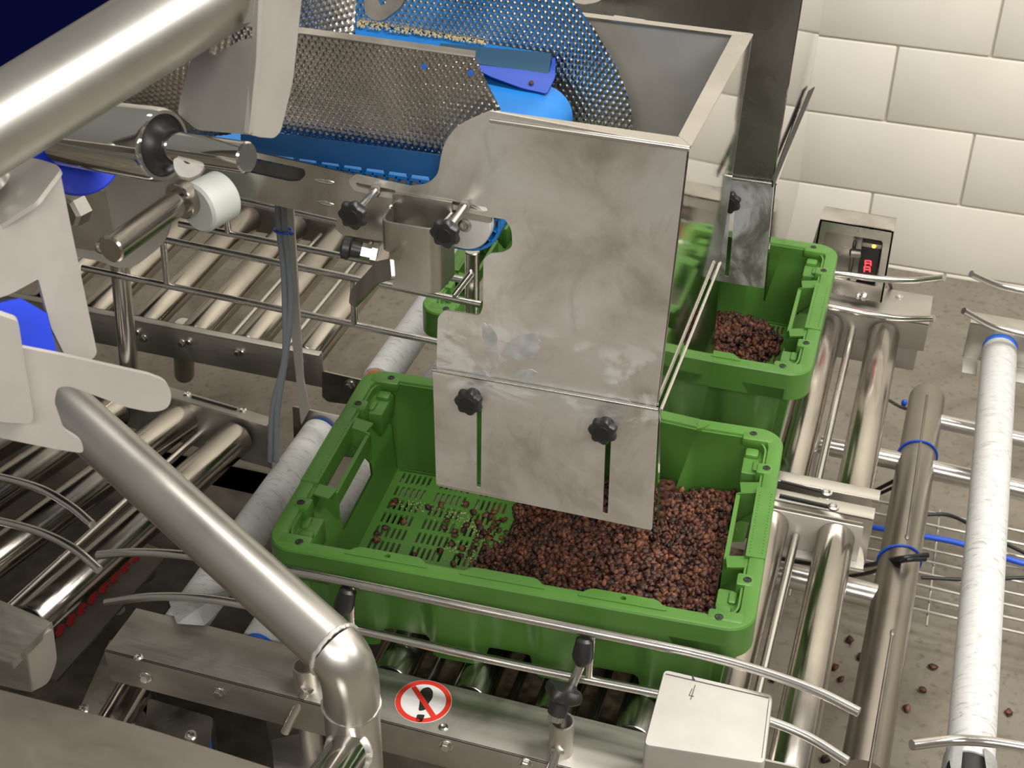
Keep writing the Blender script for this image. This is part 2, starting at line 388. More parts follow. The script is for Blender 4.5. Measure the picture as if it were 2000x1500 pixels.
    # short ends: stacking pockets, tabs with holes and the hand hole
    for e_ in (0, 1):
        fx = (lambda a: a) if e_ == 0 else (lambda a: CL-a)
        for s in (0, 1):
            fy = (lambda b: b) if s == 0 else (lambda b: CW-b)
            bm = B()
            def rb(x0, x1, y0, y1, z0, z1, bev=.003): bx(bm, *sorted((ox.x+fx(x0), ox.x+fx(x1))), *sorted((ox.y+fy(y0), ox.y+fy(y1))), ox.z+z0, ox.z+z1, bev)
            rb(.012, .050, .030, .085, -.052, -.016)             # pocket block
            rb(.030, .049, .034, .052, -.020, -.010, .004)
            rb(.026, .036, .058, .080, -.020, -.012, .003)
            rb(.008, .030, .078, .100, -.03, .0005, .003)
            rb(.0125, .056, .0105, .031, -.014, .0007, .004)           # solid corner
            obj('stacking_pocket', bm, GREEN, t, 30)
            for hx, hy in ((.017, .0885), (.042, .017)):
                bm = B(); c = ox+V((fx(hx), fy(hy), 0))
                lathe(bm, c+V((0, 0, .0008)), c+V((0, 0, .01)), [(0, .0052), (.0006, .0046), (.0006, .0032), (-.006, .003)], 18, False)
                cyl(bm, c+V((0, 0, -.004)), c+V((0, 0, .0012)), .0024, 16, .0001)
                obj('drain_hole', bm, BLACKCAP, t, 30)
        bm = B()
        Z = V((0, 0, 1)); y0, y1 = .135, .265
        def P_(a, b, z): return ox+V((fx(a), b, z))
        sheet(bm, [P_(.0008, y0-.004, .0008), P_(.0008, y1+.004, .0008), P_(.0245, y1+.004, .0008), P_(.0245, y0-.004, .0008)], [], Z, .026)
        for q_ in range(20):
            for xx in (.005, .020):
                g_ = bmesh.ops.create_cube(bm, size=.0016)['verts']
                for v in g_: v.co = V((v.co.x, v.co.y*1.5, v.co.z*.7))+P_(xx, y0+.006+q_*.0062, .0008)   # grip bar
        # box frame around the opening
        sheet(bm, [P_(.050, y0, -.012), P_(.050, y1, -.012), P_(.050, y1, -.034), P_(.050, y0, -.034)], [], V((1 if e_ else -1, 0, 0)), -.0055)
        for yy in (y0, y1): sheet(bm, [P_(.012, yy, -.001), P_(.046, yy, -.010), P_(.050, yy, -.012), P_(.050, yy, -.055), P_(.012, yy, -.055)], [], V((0, 1, 0)), .0028)
        for a, b_ in ((y0-.02, y0+.001), (y1-.001, y1+.02)): sheet(bm, [P_(.01, a, -.0015), P_(.01, b_, -.0015), P_(.048, b_, -.009), P_(.044, a, -.009)], [], Z, .003)
        obj('hand_grip', bm, GREEN, t, 30)
    # slotted floor
    bm = B(); x0, x1, y0, y1 = .060, CL-.060, .050, CW-.050; zf = -.139
    hs = []
    ncol, nrow = 8, 10; cw = (x1-x0)/ncol; rh = (y1-y0)/nrow
    for i in range(ncol):
        for j in range(nrow):
            if (i in (3, 4) and j in (4, 5)): continue
            for k in range(6):
                hx = x0+cw*i+.006+(cw-.012)*(k+.5)/6; ya = y0+rh*j+.004; yb = y0+rh*(j+1)-.004
                if ncol: hs.append([ox+V((hx-.0019, ya, zf)), ox+V((hx+.0019, ya, zf)), ox+V((hx+.0019, yb, zf)), ox+V((hx-.0019, yb, zf))])
    # build strip-wise: each cell its own plate, so the slots stay clean
    k6 = 6; idx = 0
    for i in range(ncol):
        for j in range(nrow):
            cx0, cx1, cy0, cy1 = x0+cw*i, x0+cw*(i+1), y0+rh*j, y0+rh*(j+1)
            if i in (3, 4) and j in (4, 5): hh = []
            else: hh = hs[idx:idx+6]; idx += 6
            sheet(bm, [ox+V((cx0, cy0, zf)), ox+V((cx1, cy0, zf)), ox+V((cx1, cy1, zf)), ox+V((cx0, cy1, zf))], hh, V((0, 0, 1)), .004)
    bmesh.ops.remove_doubles(bm, verts=bm.verts, dist=1e-5)
    # border of the floor up to the wall
    for a in ((.050, x0, .040, CW-.040), (x1, CL-.050, .040, CW-.040), (x0, x1, .040, y0), (x0, x1, y1, CW-.040)):
        sheet(bm, [ox+V((p, q, zf)) for p, q in ((a[0]+.006, a[2]+.006), (a[1]-.0, a[2]+.006), (a[1]-.0, a[3]-.006), (a[0]+.006, a[3]-.006))], [], V((0, 0, 1)), .004)
    obj('slotted_base', bm, GREEN, t, 30)
    t.rotation_euler.z = yaw
    return t
YAW = .0618
CR1 = crate('green crate under the front hopper, holding the big pile of raisins', (0, 0, 0), YAW)
CR2 = crate('green crate under the rear hopper near the white wall', (-.012, .568, 0), .016)
def cw(x, y, z): return V((x*math.cos(YAW)-y*math.sin(YAW), x*math.sin(YAW)+y*math.cos(YAW), z))
def cw2(x, y, z): return V((-.012, .568, 0))+V((x*math.cos(.016)-y*math.sin(.016), x*math.sin(.016)+y*math.cos(.016), z))

def uncw(p): return V((p.x*math.cos(YAW)+p.y*math.sin(YAW), -p.x*math.sin(YAW)+p.y*math.cos(YAW), p.z))
DRY = plain('dried_flour_streak', (.42, .42, .37), .8, ns=90, namp=.4)
bm = B(); sheet(bm, [uncw(at(x, y, y=.045)) for x, y in ((849, 1198), (862, 1208), (884, 1221), (905, 1221), (920, 1208), (930, 1210), (930, 1224), (918, 1234), (906, 1237), (900, 1230), (880, 1227), (862, 1218), (851, 1205))], [], V((0, -1, 0)), .0006)
o = obj('flour_streak', bm, DRY, CR1); o['label'] = 'dried white flour streak'

# raisins
def raisin_mesh(seed, mat_):
    rnd = random.Random(seed); bm = B(); bmesh.ops.create_icosphere(bm, subdivisions=2, radius=1)
    s = (1.15, .9, .68); ph = [rnd.uniform(0, 6.3) for _ in range(6)]
    for v in bm.verts:
        c = v.co.copy(); k = 1+.27*math.sin(5*c.x+ph[0])*math.sin(6*c.y+ph[1])+.16*math.sin(8*c.z+ph[2]+3*c.x)+.2*math.sin(9*c.y+ph[3]+4*c.z)+.08*math.sin(15*c.x+ph[4])*math.sin(14*c.z+ph[5])
        v.co = V((c.x*s[0]*k, c.y*s[1]*k, c.z*s[2]*k))*.0042
    me = bpy.data.meshes.new('raisin'); bm.to_mesh(me); bm.free(); me.shade_smooth(); me.materials.append(mat_); return me
RM = [raisin_mesh(i, RAIS if i % 3 else RAIS2) for i in range(6)]
ZF = -.139
def pile(name, label, cwf, hfun, x0, x1, y0, y1, step):
    rs = np.random.RandomState(3); tops = []; pos = []
    nx, ny = int((x1-x0)/step), int((y1-y0)/step)
    for layer in (0, 1):
        for i in range(nx+1):
            for j in range(ny+1):
                x = x0+step*(i+rs.uniform(-.5, .5)); y = y0+step*(j+rs.uniform(-.5, .5)); h = hfun(x, y)
                if h <= .002: continue
                z = ZF+h+rs.uniform(-.003, .0045)-layer*.005
                if layer == 0: tops.append((h, layer, x, y, z))
                pos.append(cwf(x, y, z))
    TV = []
    for k in range(8):
        m_ = RM[k % 6]; a = np.empty(len(m_.vertices)*3, np.float32); m_.vertices.foreach_get('co', a); TV.append(a.reshape(-1, 3)*rs.uniform(.88, 1.12, 3))
    TF = np.array([list(p.vertices) for p in RM[0].polygons]); nv = len(TV[0]); n = len(pos)
    P = np.array([tuple(p) for p in pos]); VS = np.empty((n, nv, 3))
    for q in range(n):
        M = np.array(Matrix.Rotation(rs.uniform(0, 6.3), 3, 'Z') @ Matrix.Rotation(rs.uniform(-1.2, 1.2), 3, 'X') @ Matrix.Rotation(rs.uniform(-1.2, 1.2), 3, 'Y'))
        VS[q] = (TV[q % 8]*rs.uniform(.8, 1.25)) @ M.T + P[q]
    FS = (TF[None]+(np.arange(n)*nv)[:, None, None]).reshape(-1, 3)
    g = 20; extra = []; ef = []
    for i in range(g+1):
        for j in range(g+1):
            x = x0+(x1-x0)*i/g; y = y0+(y1-y0)*j/g; extra.append(tuple(cwf(x, y, ZF+max(-.002, hfun(x, y)-.007))))
    b0 = n*nv
    for i in range(g):
        for j in range(g):
            a, b_, c, d_ = b0+i*(g+1)+j, b0+(i+1)*(g+1)+j, b0+(i+1)*(g+1)+j+1, b0+i*(g+1)+j+1; ef += [[a, b_, c], [a, c, d_]]
    base = cwf((x0+x1)/2, (y0+y1)/2, ZF)
    VA = np.vstack([VS.reshape(-1, 3), np.array(extra)])-np.array(tuple(base)); FA = np.vstack([FS, np.array(ef)])
    me = bpy.data.meshes.new(name); me.vertices.add(len(VA)); me.vertices.foreach_set('co', VA.astype(np.float32).ravel())
    me.loops.add(len(FA)*3); me.loops.foreach_set('vertex_index', FA.astype(np.int32).ravel())
    me.polygons.add(len(FA)); me.polygons.foreach_set('loop_start', np.arange(len(FA), dtype=np.int32)*3)
    mi = np.zeros(len(FA), np.int32); mi[:len(FS)] = np.repeat((np.arange(n) % 5 == 1).astype(np.int32), len(TF))
    me.materials.append(RAIS); me.materials.append(RAIS2); me.polygons.foreach_set('material_index', mi)
    me.update(calc_edges=True); me.shade_smooth()
    o = bpy.data.objects.new(name, me); COL.objects.link(o); o.location = base; props(o, label, 'raisins', None, 'stuff'); return tops
def sm(a, b, x): t = max(0, min(1, (x-a)/(b-a))); return t*t*(3-2*t)
def h1(x, y):
    e_ = .226+.012*math.sin(y*23+1)+.008*math.sin(y*57)
    return .062*sm(e_, e_+.13, x)*(1-.25*sm(.2, .35, abs(y-.15)*1.6)) + .012*sm(.46, .53, x)+.004*math.sin(x*40)*math.sin(y*37)*sm(e_, e_+.05, x) if x > e_ else 0
def h2(x, y):
    e_ = .535+.02*math.sin(y*40+2); 
    if x > e_ or y < .05: return 0
    return .045*sm(0, .16, e_-x)*(1-sm(.24, .36, y))+.004+.003*math.sin(x*50+y*30)
tops1 = pile('raisin_pile', 'dense pile of brown raisins filling the right half of the front crate', cw, h1, .2, .541, .052, .346, .0062)
tops2 = pile('raisin_pile', 'thin heap of dark raisins in the crate under the rear hopper', cw2, h2, .20, .535, .054, .345, .0066)
def one_raisin(p, label, group, s=1, i=[0]):
    me = RM[i[0] % 6]; i[0] += 1; o = bpy.data.objects.new('raisin', me); COL.objects.link(o); o.location = p
    o.rotation_euler = (random.uniform(-.5, .5), random.uniform(-.4, .4), random.uniform(0, 6.3)); o.scale = (s, s, s); props(o, label, 'raisin', group)
rt = random.Random(11); cand = [c for c in tops1 if c[3] < .20 and c[0] > .02]; rt.shuffle(cand)
for c in cand[:230]: one_raisin(cw(c[2], c[3], c[4]+.0022), 'brown raisin on the surface of the pile in the front crate', 'raisins on top of the front pile', rt.uniform(.9, 1.15))
strays = [(836, 990), (861, 985), (873, 1017), (925, 1000), (911, 985), (912, 1025), (905, 1035), (890, 1037), (945, 1040), (938, 1030), (955, 1050), (948, 1062), (930, 1055), (903, 1070), (882, 1062), (888, 1045), (962, 1030), (975, 1035), (958, 1010), (965, 1000), (918, 1080), (900, 1085), (787, 1018), (860, 1075), (808, 1083), (950, 1005), (940, 1048), (968, 1062), (980, 1050), (925, 1068), (972, 1020), (985, 1015), (945, 1072), (868, 1030), (933, 1020), (990, 1040), (955, 1038), (885, 1100), (928, 1100)]
for q in strays: one_raisin(at(q[0], q[1], z=ZF+.003), 'single raisin strayed onto the slotted base of the front crate, left of the pile', 'raisins strayed on the slotted crate base', rt.uniform(.85, 1.2))
GUT = ['farthest from the front rim', 'second farthest from the front rim', 'middle of the five', 'second nearest to the front rim', 'nearest to the front rim']
for q in ((773, 978), (768, 984), (752, 1030), (737, 1042), (735, 1055)): one_raisin(at(q[0], q[1], z=ZF+.003), 'raisin in the left gutter of the front crate, '+GUT.pop(0), 'raisins in the crate gutter', 1.1)
FLO = ['upper one of the pair just left of the thick frame tube', 'lower one of the pair just left of the thick frame tube', 'upper one of two below the pair by the thick tube', 'lower one of two below the pair by the thick tube', 'seen between the front roller ends under the upper guide rod', 'just right of the thick tube, level with the rod end', 'near the end of the lower bent guide rod, at the bottom', 'right of the thick tube, high up', 'alone at the far right beyond the white roller', 'small one between the thick tube and the white roller']
for q in ((1660, 1250), (1681, 1282), (1630, 1303), (1643, 1326), (1509, 1326), (1771, 1383), (1612, 1482), (1822, 1302), (1971, 1391), (1803, 1347)): one_raisin(at(q[0], q[1], z=-.695), 'raisin on the floor, '+FLO.pop(0), 'raisins dropped on the floor', 1.6)
# flour dust on the crate base
bm = B(); rt = random.Random(5)
for i in range(420):
    u_ = rt.random(); a = rt.gauss(0, .012); b_ = rt.gauss(0, .012)
    if u_ < .45: q = at(835+120*rt.random(), 990, z=ZF); x, y = (lambda s: (895+105*s, 1000+95*s))(rt.random()); 
    elif u_ < .8: s = rt.random(); x, y = 870+110*s, 1075+20*s*1+rt.gauss(0, 8)
    else: s = rt.random(); x, y = 770+130*s, 975+40*s
    p = at(x+rt.gauss(0, 9), y+rt.gauss(0, 7), z=ZF+.0006); r = rt.uniform(.0004, .0013)
    g = bmesh.ops.create_cube(bm, size=r)['verts']
    for v in g: v.co = p+v.co
props(obj('flour_dust', bm, FLOURM, None, smooth=False), 'pale flour dust scattered over the slotted base of the front crate', 'dust', None, 'stuff')

# ---------------------------------------------------------------- hoppers
YF = .08; XS = at(1285, 802, y=YF).x; ZS = at(1285, 802, y=YF).z; ZT = at(1348, 288, y=YF).z; _q = at(1470, 68, x=at(1348, 288, y=YF).x); YB = _q.y; ZK = _q.z
def hopper(label, dx, dy):
    t = T('discharge_hopper', label, 'hopper', (XS+dx, YF+dy, .07), 'sheet metal hoppers over the crates')
    D = V((dx, dy, 0)); o_, n_ = PY(YF)
    def sh(bm): 
        for v in bm.verts: v.co += D
        return bm
    slot = lambda pts: [onp(x, y, o_, n_) for x, y in pts]
    bm = B()
    out = [(957, 217), (1347, 290), (1283, 799), (852, 722), (855, 620), (868, 606), (936, 617), (943, 600), (944, 508), (955, 496), (980, 494), (1001, 484), (999, 446), (985, 428), (955, 424), (862, 405), (736, 383), (690, 372), (680, 352), (694, 341), (800, 364), (835, 360), (856, 340), (860, 310), (868, 278), (893, 245), (935, 226)]
    rad = [.001, .006, .001, .001, .004, .004, .004, .003, .002, .004, .002, .009, .009, .002, 0, 0, 0, .004, .004, .003, .002, .01, .008, .01, .01, .01, .004]
    holes = [rpoly(slot([(694, 356), (728, 363), (771, 371), (774, 379), (728, 372), (696, 364)]), .002), rpoly(slot([(873, 391), (950, 405), (953, 413), (945, 415), (872, 398)]), .002)]
    sheet(bm, rpoly(slot(out), rad), holes, n_, .0022)
    obj('front_plate', sh(bm), ST_HOP, t)
    xT = at(1347, 290, y=YF).x
    a, b_, c, d_ = V((xT, YF, ZT)), V((xT, YB, ZK)), V((XS, YB+.008, ZS)), V((XS, YF, ZS))
    bm = B(); sheet(bm, [a, b_, c, d_], [], V((1, 0, 0)), .002); obj('side_plate', sh(bm), MIRROR, t)
    xl = at(1138, 12, y=YB).x
    bm = B(); sheet(bm, [V((xl, YB, ZK)), V((xT, YB, ZK)), V((XS, YB, ZS)), V((xl, YB, ZS))], [], V((0, -1, 0)), .002); obj('rear_plate', sh(bm), ST_BLAST, t)
    # folded top flanges with mitred corners
    w = .022; bm = B(); up = V((0, 0, 1)); x9 = at(957, 217, y=YF).x
    sheet(bm, [V((x9, YF+.001, ZT+.001)), V((xT+.001, YF+.001, ZT+.001)), V((xT-w*.6, YF+w*.8, ZT+.001)), V((x9, YF+w*.8, ZT+.001))], [], up, .0022)
    cyl(bm, (x9, YF+.0004, ZT-.0016), (xT, YF+.0004, ZT-.0016), .0030, 14, .0002)
    obj('front_flange', sh(bm), ST_FL, t)
    bm = B(); sheet(bm, [V((xT+.001, YF+.001, ZT+.0012)), V((xT+.001, YB, ZK+.0012)), V((xT-w, YB-.01, ZK+.0012)), V((xT-w*.7, YF+w*.9, ZT+.0012))], [], up, .0022); obj('side_flange', sh(bm), ST_FL, t)
    bm = B(); sheet(bm, [V((xl, YB+.001, ZK+.0012)), V((xT, YB+.001, ZK+.0012)), V((xT-w, YB-.012, ZK+.0012)), V((xl, YB-.012, ZK+.0012))], [], up, .0022); obj('rear_flange', sh(bm), ST_FL, t)
    # lower height-adjustable sleeve
    s = T('sleeve', None, None, (0, 0, 0)); s.parent = t; WL[s.name] = V((XS+dx, YF+dy, .07)); del WL[s.name]
    bpy.data.objects.remove(s)
    tl, tr = at(845, 722, y=YF-.004), at(1286, 800, y=YF-.004); bl = at(852, 947, y=YF-.012); br = at(1273, 1034, y=YF-.012)
    o2, n2 = plane3(tl, tr, bl)
    bm = B()
    psheet(bm, o2, n2, [(845, 722), (1286, 801), (1273, 1036), (852, 948)], [.002, .002, .003, .004], .002,
           [[(931, 780), (941, 782), (939, 954), (931, 952)], [(1183, 846), (1194, 848), (1187, 1005), (1177, 1002)]], .0015)
    sl = obj('adjustable_sleeve', sh(bm), ST_HOP, t)
    cyl(bm := B(), tl, tr, .0022, 12, .0002); obj('sleeve_edge', sh(bm), ST_ROD, t)
    bm = B(); xs = tr.x+.003
    P = [tr, at(1407, 513, x=xs), at(1391, 722, x=xs), at(1372, 804, x=xs), at(1338, 905, x=xs), at(1286, 1043, x=xs)]
    P = [V((xs, p.y, p.z)) for p in P]; sheet(bm, P, [], V((1, 0, 0)), .002); obj('sleeve_side', sh(bm), MIRROR, t)
    tube(bm := B(), [P[0], P[1]], .0016, 8, False); obj('sleeve_side_edge', sh(bm), ST_ROD, t)
    bm = B(); b0 = V((bl.x, bl.y, bl.z)); b1 = V((xs, br.y, br.z)); sheet(bm, [b0, b1, b1+V((0, .012, -.002)), b0+V((0, .012, -.002))], [], V((0, 0, -1)), .0015); obj('bottom_lip', sh(bm), ST, t)
    for q in ((925, 770), (1185, 826)):
        p = onp(*q, o2, n2)+D; kd = n2
        bm = B(); cyl(bm, p-kd*.004, p+kd*.010, .0085, 24); starknob(bm, p+kd*.006, kd, .0168, .016); k = obj('star_knob', bm, BLACK, t)
        bm = B(); knobcap(bm, p+kd*.0224, kd, .0088); obj('knob_cap', bm, BLACKCAP, k)
    return t, o2, n2
HP1, HO, HN = hopper('large smudged steel hopper in the middle, hanging over the front crate of raisins', 0, 0)
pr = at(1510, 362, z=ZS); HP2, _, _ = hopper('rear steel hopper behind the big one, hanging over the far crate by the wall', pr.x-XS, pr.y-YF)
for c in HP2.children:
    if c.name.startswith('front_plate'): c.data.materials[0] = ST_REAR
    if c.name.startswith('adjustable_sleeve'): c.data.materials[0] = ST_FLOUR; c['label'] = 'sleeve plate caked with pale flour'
dr = V((pr.x-XS, pr.y-YF, 0))
xg = pr.x+.0065; bm = B(); sheet(bm, [at(1592, 170, x=xg), at(1581, 178, x=xg), at(1510, 352, x=xg), at(1510, 366, x=xg)], [], V((1, 0, 0)), .002); obj('painted_gap_strip', bm, BLACKCAP, HP2)  # dark strip painted in for the black gap along the sleeve seam

# flour patches smeared on the big hopper
def patch(name, px, off, m_, parent):
    bm = B(); sheet(bm, rpoly([onp(x, y, V((0, YF-off, 0)), V((0, -1, 0))) for x, y in px], .004), [], V((0, -1, 0)), .0004); return obj(name, bm, m_, parent)
SMEAR = plain('dried_flour_smear', (.66, .67, .69), .5, .7, ns=60, namp=.2)
rb2 = random.Random(8)
for cx, cy, rx, ry, an in ((957, 662, 13, 32, -15), (1022, 678, 38, 24, -20), (1028, 733, 20, 12, 0), (934, 738, 20, 13, 0), (1213, 789, 26, 10, 8)):
    px = []; 
    for k in range(36):
        a = 2*math.pi*k/36; r_ = 1+.10*math.sin(3*a+cx)+.08*math.sin(7*a+cy)+rb2.uniform(-.05, .05); x, y = rx*r_*math.cos(a), ry*r_*math.sin(a); c_, s_ = math.cos(math.radians(an)), math.sin(math.radians(an))
        px.append((cx+x*c_-y*s_, cy+x*s_+y*c_))
    patch('flour_smear', px, .0005, SMEAR, HP1)

# ---------------------------------------------------------------- belt conveyor feeding the hopper
BC = T('belt_conveyor', 'raised conveyor with a light blue belt running into the front hopper', 'conveyor', (.1, .25, .40))
ZB = .462
# frame side plate with slot
o_, n_ = PY(YF+.006); bm = B()
psheet(bm, o_, n_, [(380, 290), (500, 298), (600, 320), (690, 342), (800, 366), (900, 392), (960, 424), (960, 436), (900, 425), (870, 430), (860, 478), (735, 470), (667, 458), (655, 447), (658, 428), (640, 424), (445, 380), (372, 354)], .002, .003,
       [[(480, 305), (595, 330), (597, 342), (586, 353), (566, 354), (470, 333)]], .003)
obj('side_frame', bm, ST, BC)
for cx, cy in ((640, 355), (640, 398), (628, 353), (633, 396)):
    bm = B(); p = onp(cx, cy, o_, n_); sphere(bm, p, .006, (1.3, .25, .5), 12); obj('weld_spot', bm, ST_ROD, BC)
# belt body: top run, nose, lower run with drive ribs
y0b, y1b = YF+.022, .385
NX = at(912, 428, y=y0b).x; RN = .0385; zc_ = at(912, 428, y=y0b).z
bm = B(); prof = [(-1.7, zc_+RN)]+[(NX, zc_+RN)]+[(NX+RN*math.sin(math.radians(a)), zc_+RN*math.cos(math.radians(a))) for a in range(12, 181, 12)]+[(NX-.03, zc_-RN), (NX-.12, zc_-RN+.012), (NX-.2, zc_-.004), (-1.7, zc_-.002)]
def strip(bm, prof, y0, y1, th):
    A = []
    for k, (x, z) in enumerate(prof):
        a = V((x, 0, z)); p = V((*prof[max(k-1, 0)], 0)); q = V((*prof[min(k+1, len(prof)-1)], 0)); d = V((q.x-p.x, 0, q.y-p.y)).normalized(); nn = V((d.z, 0, -d.x))
        A.append([bm.verts.new(V((x, y0, z))), bm.verts.new(V((x, y1, z))), bm.verts.new(V((x, y1, z))+nn*th), bm.verts.new(V((x, y0, z))+nn*th)])
    skin(bm, A)
strip(bm, prof, y0b, y1b, .0035); belt = obj('belt', bm, BELT, BC)
bm = B()
for k in range(34):
    x = NX-.012-k*.0135; bx(bm, x-.0012, x+.0012, y0b, y1b, zc_+RN-.010, zc_+RN-.001, .0003)
for a in range(10, 180, 24):
    s_, c_ = math.sin(math.radians(a)), math.cos(math.radians(a)); p = V((NX+(RN-.007)*s_, (y0b+y1b)/2, zc_+(RN-.007)*c_)); box(bm, p, (.0024, y1b-y0b, .009), Matrix.Rotation(math.radians(a), 3, 'Y'), .0003)
obj('belt_ribs', bm, BELT, belt)
bm = B(); cyl(bm, (NX, y0b-.012, zc_), (NX, y1b-.01, zc_), RN-.008, 40); obj('nose_roller', bm, DISC, BC)
bm = B(); bx(bm, NX-.07, NX+.0, y0b-.011, y0b-.008, zc_-RN+.008, zc_+RN-.008, .001); obj('nose_side_plate', bm, DISC, BC)
bm = B(); p = at(908, 440, y=y0b-.012); screw(bm, p, (0, -1, 0), .008); obj('nose_screw', bm, ST_ROD, BC)
bm = B(); bx(bm, -1.7, NX-.055, y0b+.01, y1b-.01, zc_-.012, zc_+RN-.009, .001); obj('belt_bed', bm, ST_DARK, BC)
bm = B(); bx(bm, -1.7, NX+.01, y1b+.004, y1b+.007, zc_-.04, zc_+.02, .001); obj('far_side_frame', bm, ST, BC)
# dimpled guards
def dimple_quad(bm, A, Bq, C, Dq, nu, nv, pitch, hgt, edgefn=None, th=.0015):
    n = (Bq-A).cross(Dq-A).normalized()
    if n.dot(CAM-A) < 0: n = -n
    U = (Bq-A).normalized(); Wv = n.cross(U); g = []
    rp = pitch*.30; row = pitch*.8
    for j in range(nv+1):
        v = j/nv; L = A.lerp(Dq, v); R_ = edgefn(v) if edgefn else Bq.lerp(C, v); r_ = []
        for i in range(nu+1):
            p = L.lerp(R_, i/nu); a, b_ = (p-A).dot(U), (p-A).dot(Wv)
            jr = round(b_/row); off = pitch/2*(jr % 2); ia = round((a-off)/pitch); dx, dz = a-off-ia*pitch, b_-jr*row
            d2 = (dx*dx+(dz*.72)**2)/(rp*rp); h = hgt*math.exp(-d2*1.3)
            r_.append(bm.verts.new(p+n*h))
        g.append(r_)
    for j in range(nv):
        for i in range(nu): bm.faces.new((g[j][i], g[j][i+1], g[j+1][i+1], g[j+1][i]))
    return n
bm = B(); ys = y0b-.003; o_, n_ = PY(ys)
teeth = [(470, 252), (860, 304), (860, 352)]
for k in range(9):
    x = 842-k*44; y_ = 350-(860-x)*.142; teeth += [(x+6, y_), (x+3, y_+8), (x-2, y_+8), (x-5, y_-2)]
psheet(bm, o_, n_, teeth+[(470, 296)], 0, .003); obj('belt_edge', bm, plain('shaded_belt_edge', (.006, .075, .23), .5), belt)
zb = zc_+RN+.012
A = at(470, 240, z=zb); Bq = V((at(1060, 346, z=zb).x, A.y, zb)); 
A = V((at(470, 240, y=y0b+.008).x, y0b+.008, zb)); yG = y0b+.008
Bq = V((at(1040, 335, y=yG).x, yG, zb)); TL = at(592, 66, y=yG-.012); TR = at(928, 112, y=yG-.012); TL0 = V((TL.x-.09, TL.y, TL.z+.0)); zb = at(860, 312, y=yG).z; Bq.z = zb; A = V((TL0.x-.005, yG, at(500, 250, y=yG).z))
GD = T('dimpled_guard', 'dimpled steel side guard with two blue dots in front of the belt', 'guard', (A+Bq)/2)
bm = B(); ng = dimple_quad(bm, A, Bq, TR, TL0, 330, 150, .0075, .0017); obj('guard_sheet', bm, DIMP, GD, 80)
bm = B(); sheet(bm, [TL0, TR, TR+V((-.004, .014, .001)), TL0+V((0, .014, .001))], [], V((0, 0, 1)), .0015); tube(bm, [TL0, TR], .0013, 8, False); obj('top_return_edge', bm, ST_DARK, GD)
o3, n3 = plane3(A, Bq, TR)
for q in ((829, 129), (920, 142)):
    bm = B(); p = onp(*q, o3, n3); cyl(bm, p, p+n3*.0016, .0032, 18, .0002); obj('blue_plug', bm, plain('blue_plug_plastic', (.03, .14, .62), .5), GD)
# inlet guard behind it, angled
p1, p2, p3, p4 = at(560, 90, y=yG), at(690, 72, y=.17), at(700, -60, y=.21), at(520, -80, y=yG-.03)
bm = B(); dimple_quad(bm, p1, p2, p3, p4, 110, 110, .0075, .0012)
top('dimpled_guard', bm, DIMP, 'narrow dimpled sheet folded inward at the top left of the belt inlet', 'guard', ang=80)
p1, p2, p3, p4 = at(180, 290, y=yG+.002), at(452, 262, y=yG+.002), at(452, 30, y=yG-.03), at(180, 60, y=yG-.03)
bm = B(); dimple_quad(bm, p1, p2, p3, p4, 120, 100, .0075, .0012)
top('dimpled_guard', bm, DIMP, 'dimpled sheet glimpsed under the thick grey pipe at the upper left', 'guard', ang=80)
# far guard with curved end
yf = .405
def efn(v):
    cs = [(1236, 300), (1236, 236), (1228, 190), (1205, 130), (1165, 62), (1120, 0), (1075, -60)]; t = v*(len(cs)-1); i = min(int(t), len(cs)-2); f_ = t-i
    q = (cs[i][0]*(1-f_)+cs[i+1][0]*f_, cs[i][1]*(1-f_)+cs[i+1][1]*f_); return at(*q, y=yf)
bm = B(); dimple_quad(bm, at(640, 210, y=yf), efn(0), efn(1), at(640, -120, y=yf), 280, 190, .0085, .0018, efn)
top('dimpled_guard', bm, DIMP, 'large dimpled steel side guard with a rounded end on the far side of the belt', 'guard', ang=80)
# scraper: sloping blue strip, slate bar and flexible flap
SCR = T('belt_scraper', 'blue rubber scraper strip with a slate bar lying across the belt end', 'scraper', at(900, 150, y=.39))
o4, n4 = plane3(at(697, 50, y=yf-.004), at(1075, 110, y=yf-.004), at(860, 160, y=yf-.05))
bm = B(); psheet(bm, o4, n4, [(694, 46), (1075, 104), (1075, 140), (860, 125), (694, 105)], 0, .004); obj('blue_strip', bm, BELT, SCR)
bm = B(); psheet(bm, o4+n4*.003, n4, [(860, 84), (1077, 104), (1072, 144), (935, 125), (860, 118)], .001, .004); obj('slate_bar', bm, SLATE, SCR)
bm = B(); o5, n5 = plane3(at(935, 122, y=yf-.026), at(1075, 145, y=yf-.026), at(1000, 175, y=yf-.052)); psheet(bm, o5, n5, [(925, 125), (1074, 143), (1079, 112), (1085, 114), (1084, 150), (1068, 183), (1020, 172), (960, 150), (940, 140)], .004, .003); obj('rubber_flap', bm, FLAP, SCR)
bm = B(); cyl(bm, onp(1038, 163, o5, n5), onp(1038, 163, o5, n5)+n5*.003, .003, 10); obj('stuck_raisin', bm, RAIS, SCR)
bm = B(); rt = random.Random(9)
for i in range(420):
    s = rt.random()**1.3; p = onp(698+250*s, 44+40*s+rt.uniform(-1, 1)*(9-6*s), o4+n4*.003, n4); g = bmesh.ops.create_cube(bm, size=rt.uniform(.0006, .002))['verts']
    for v in g: v.co += p
props(obj('flour_crumbs', bm, FLOURM, None, smooth=False), 'yellowish crumbs lying along the blue scraper strip', 'crumbs', None, 'stuff')
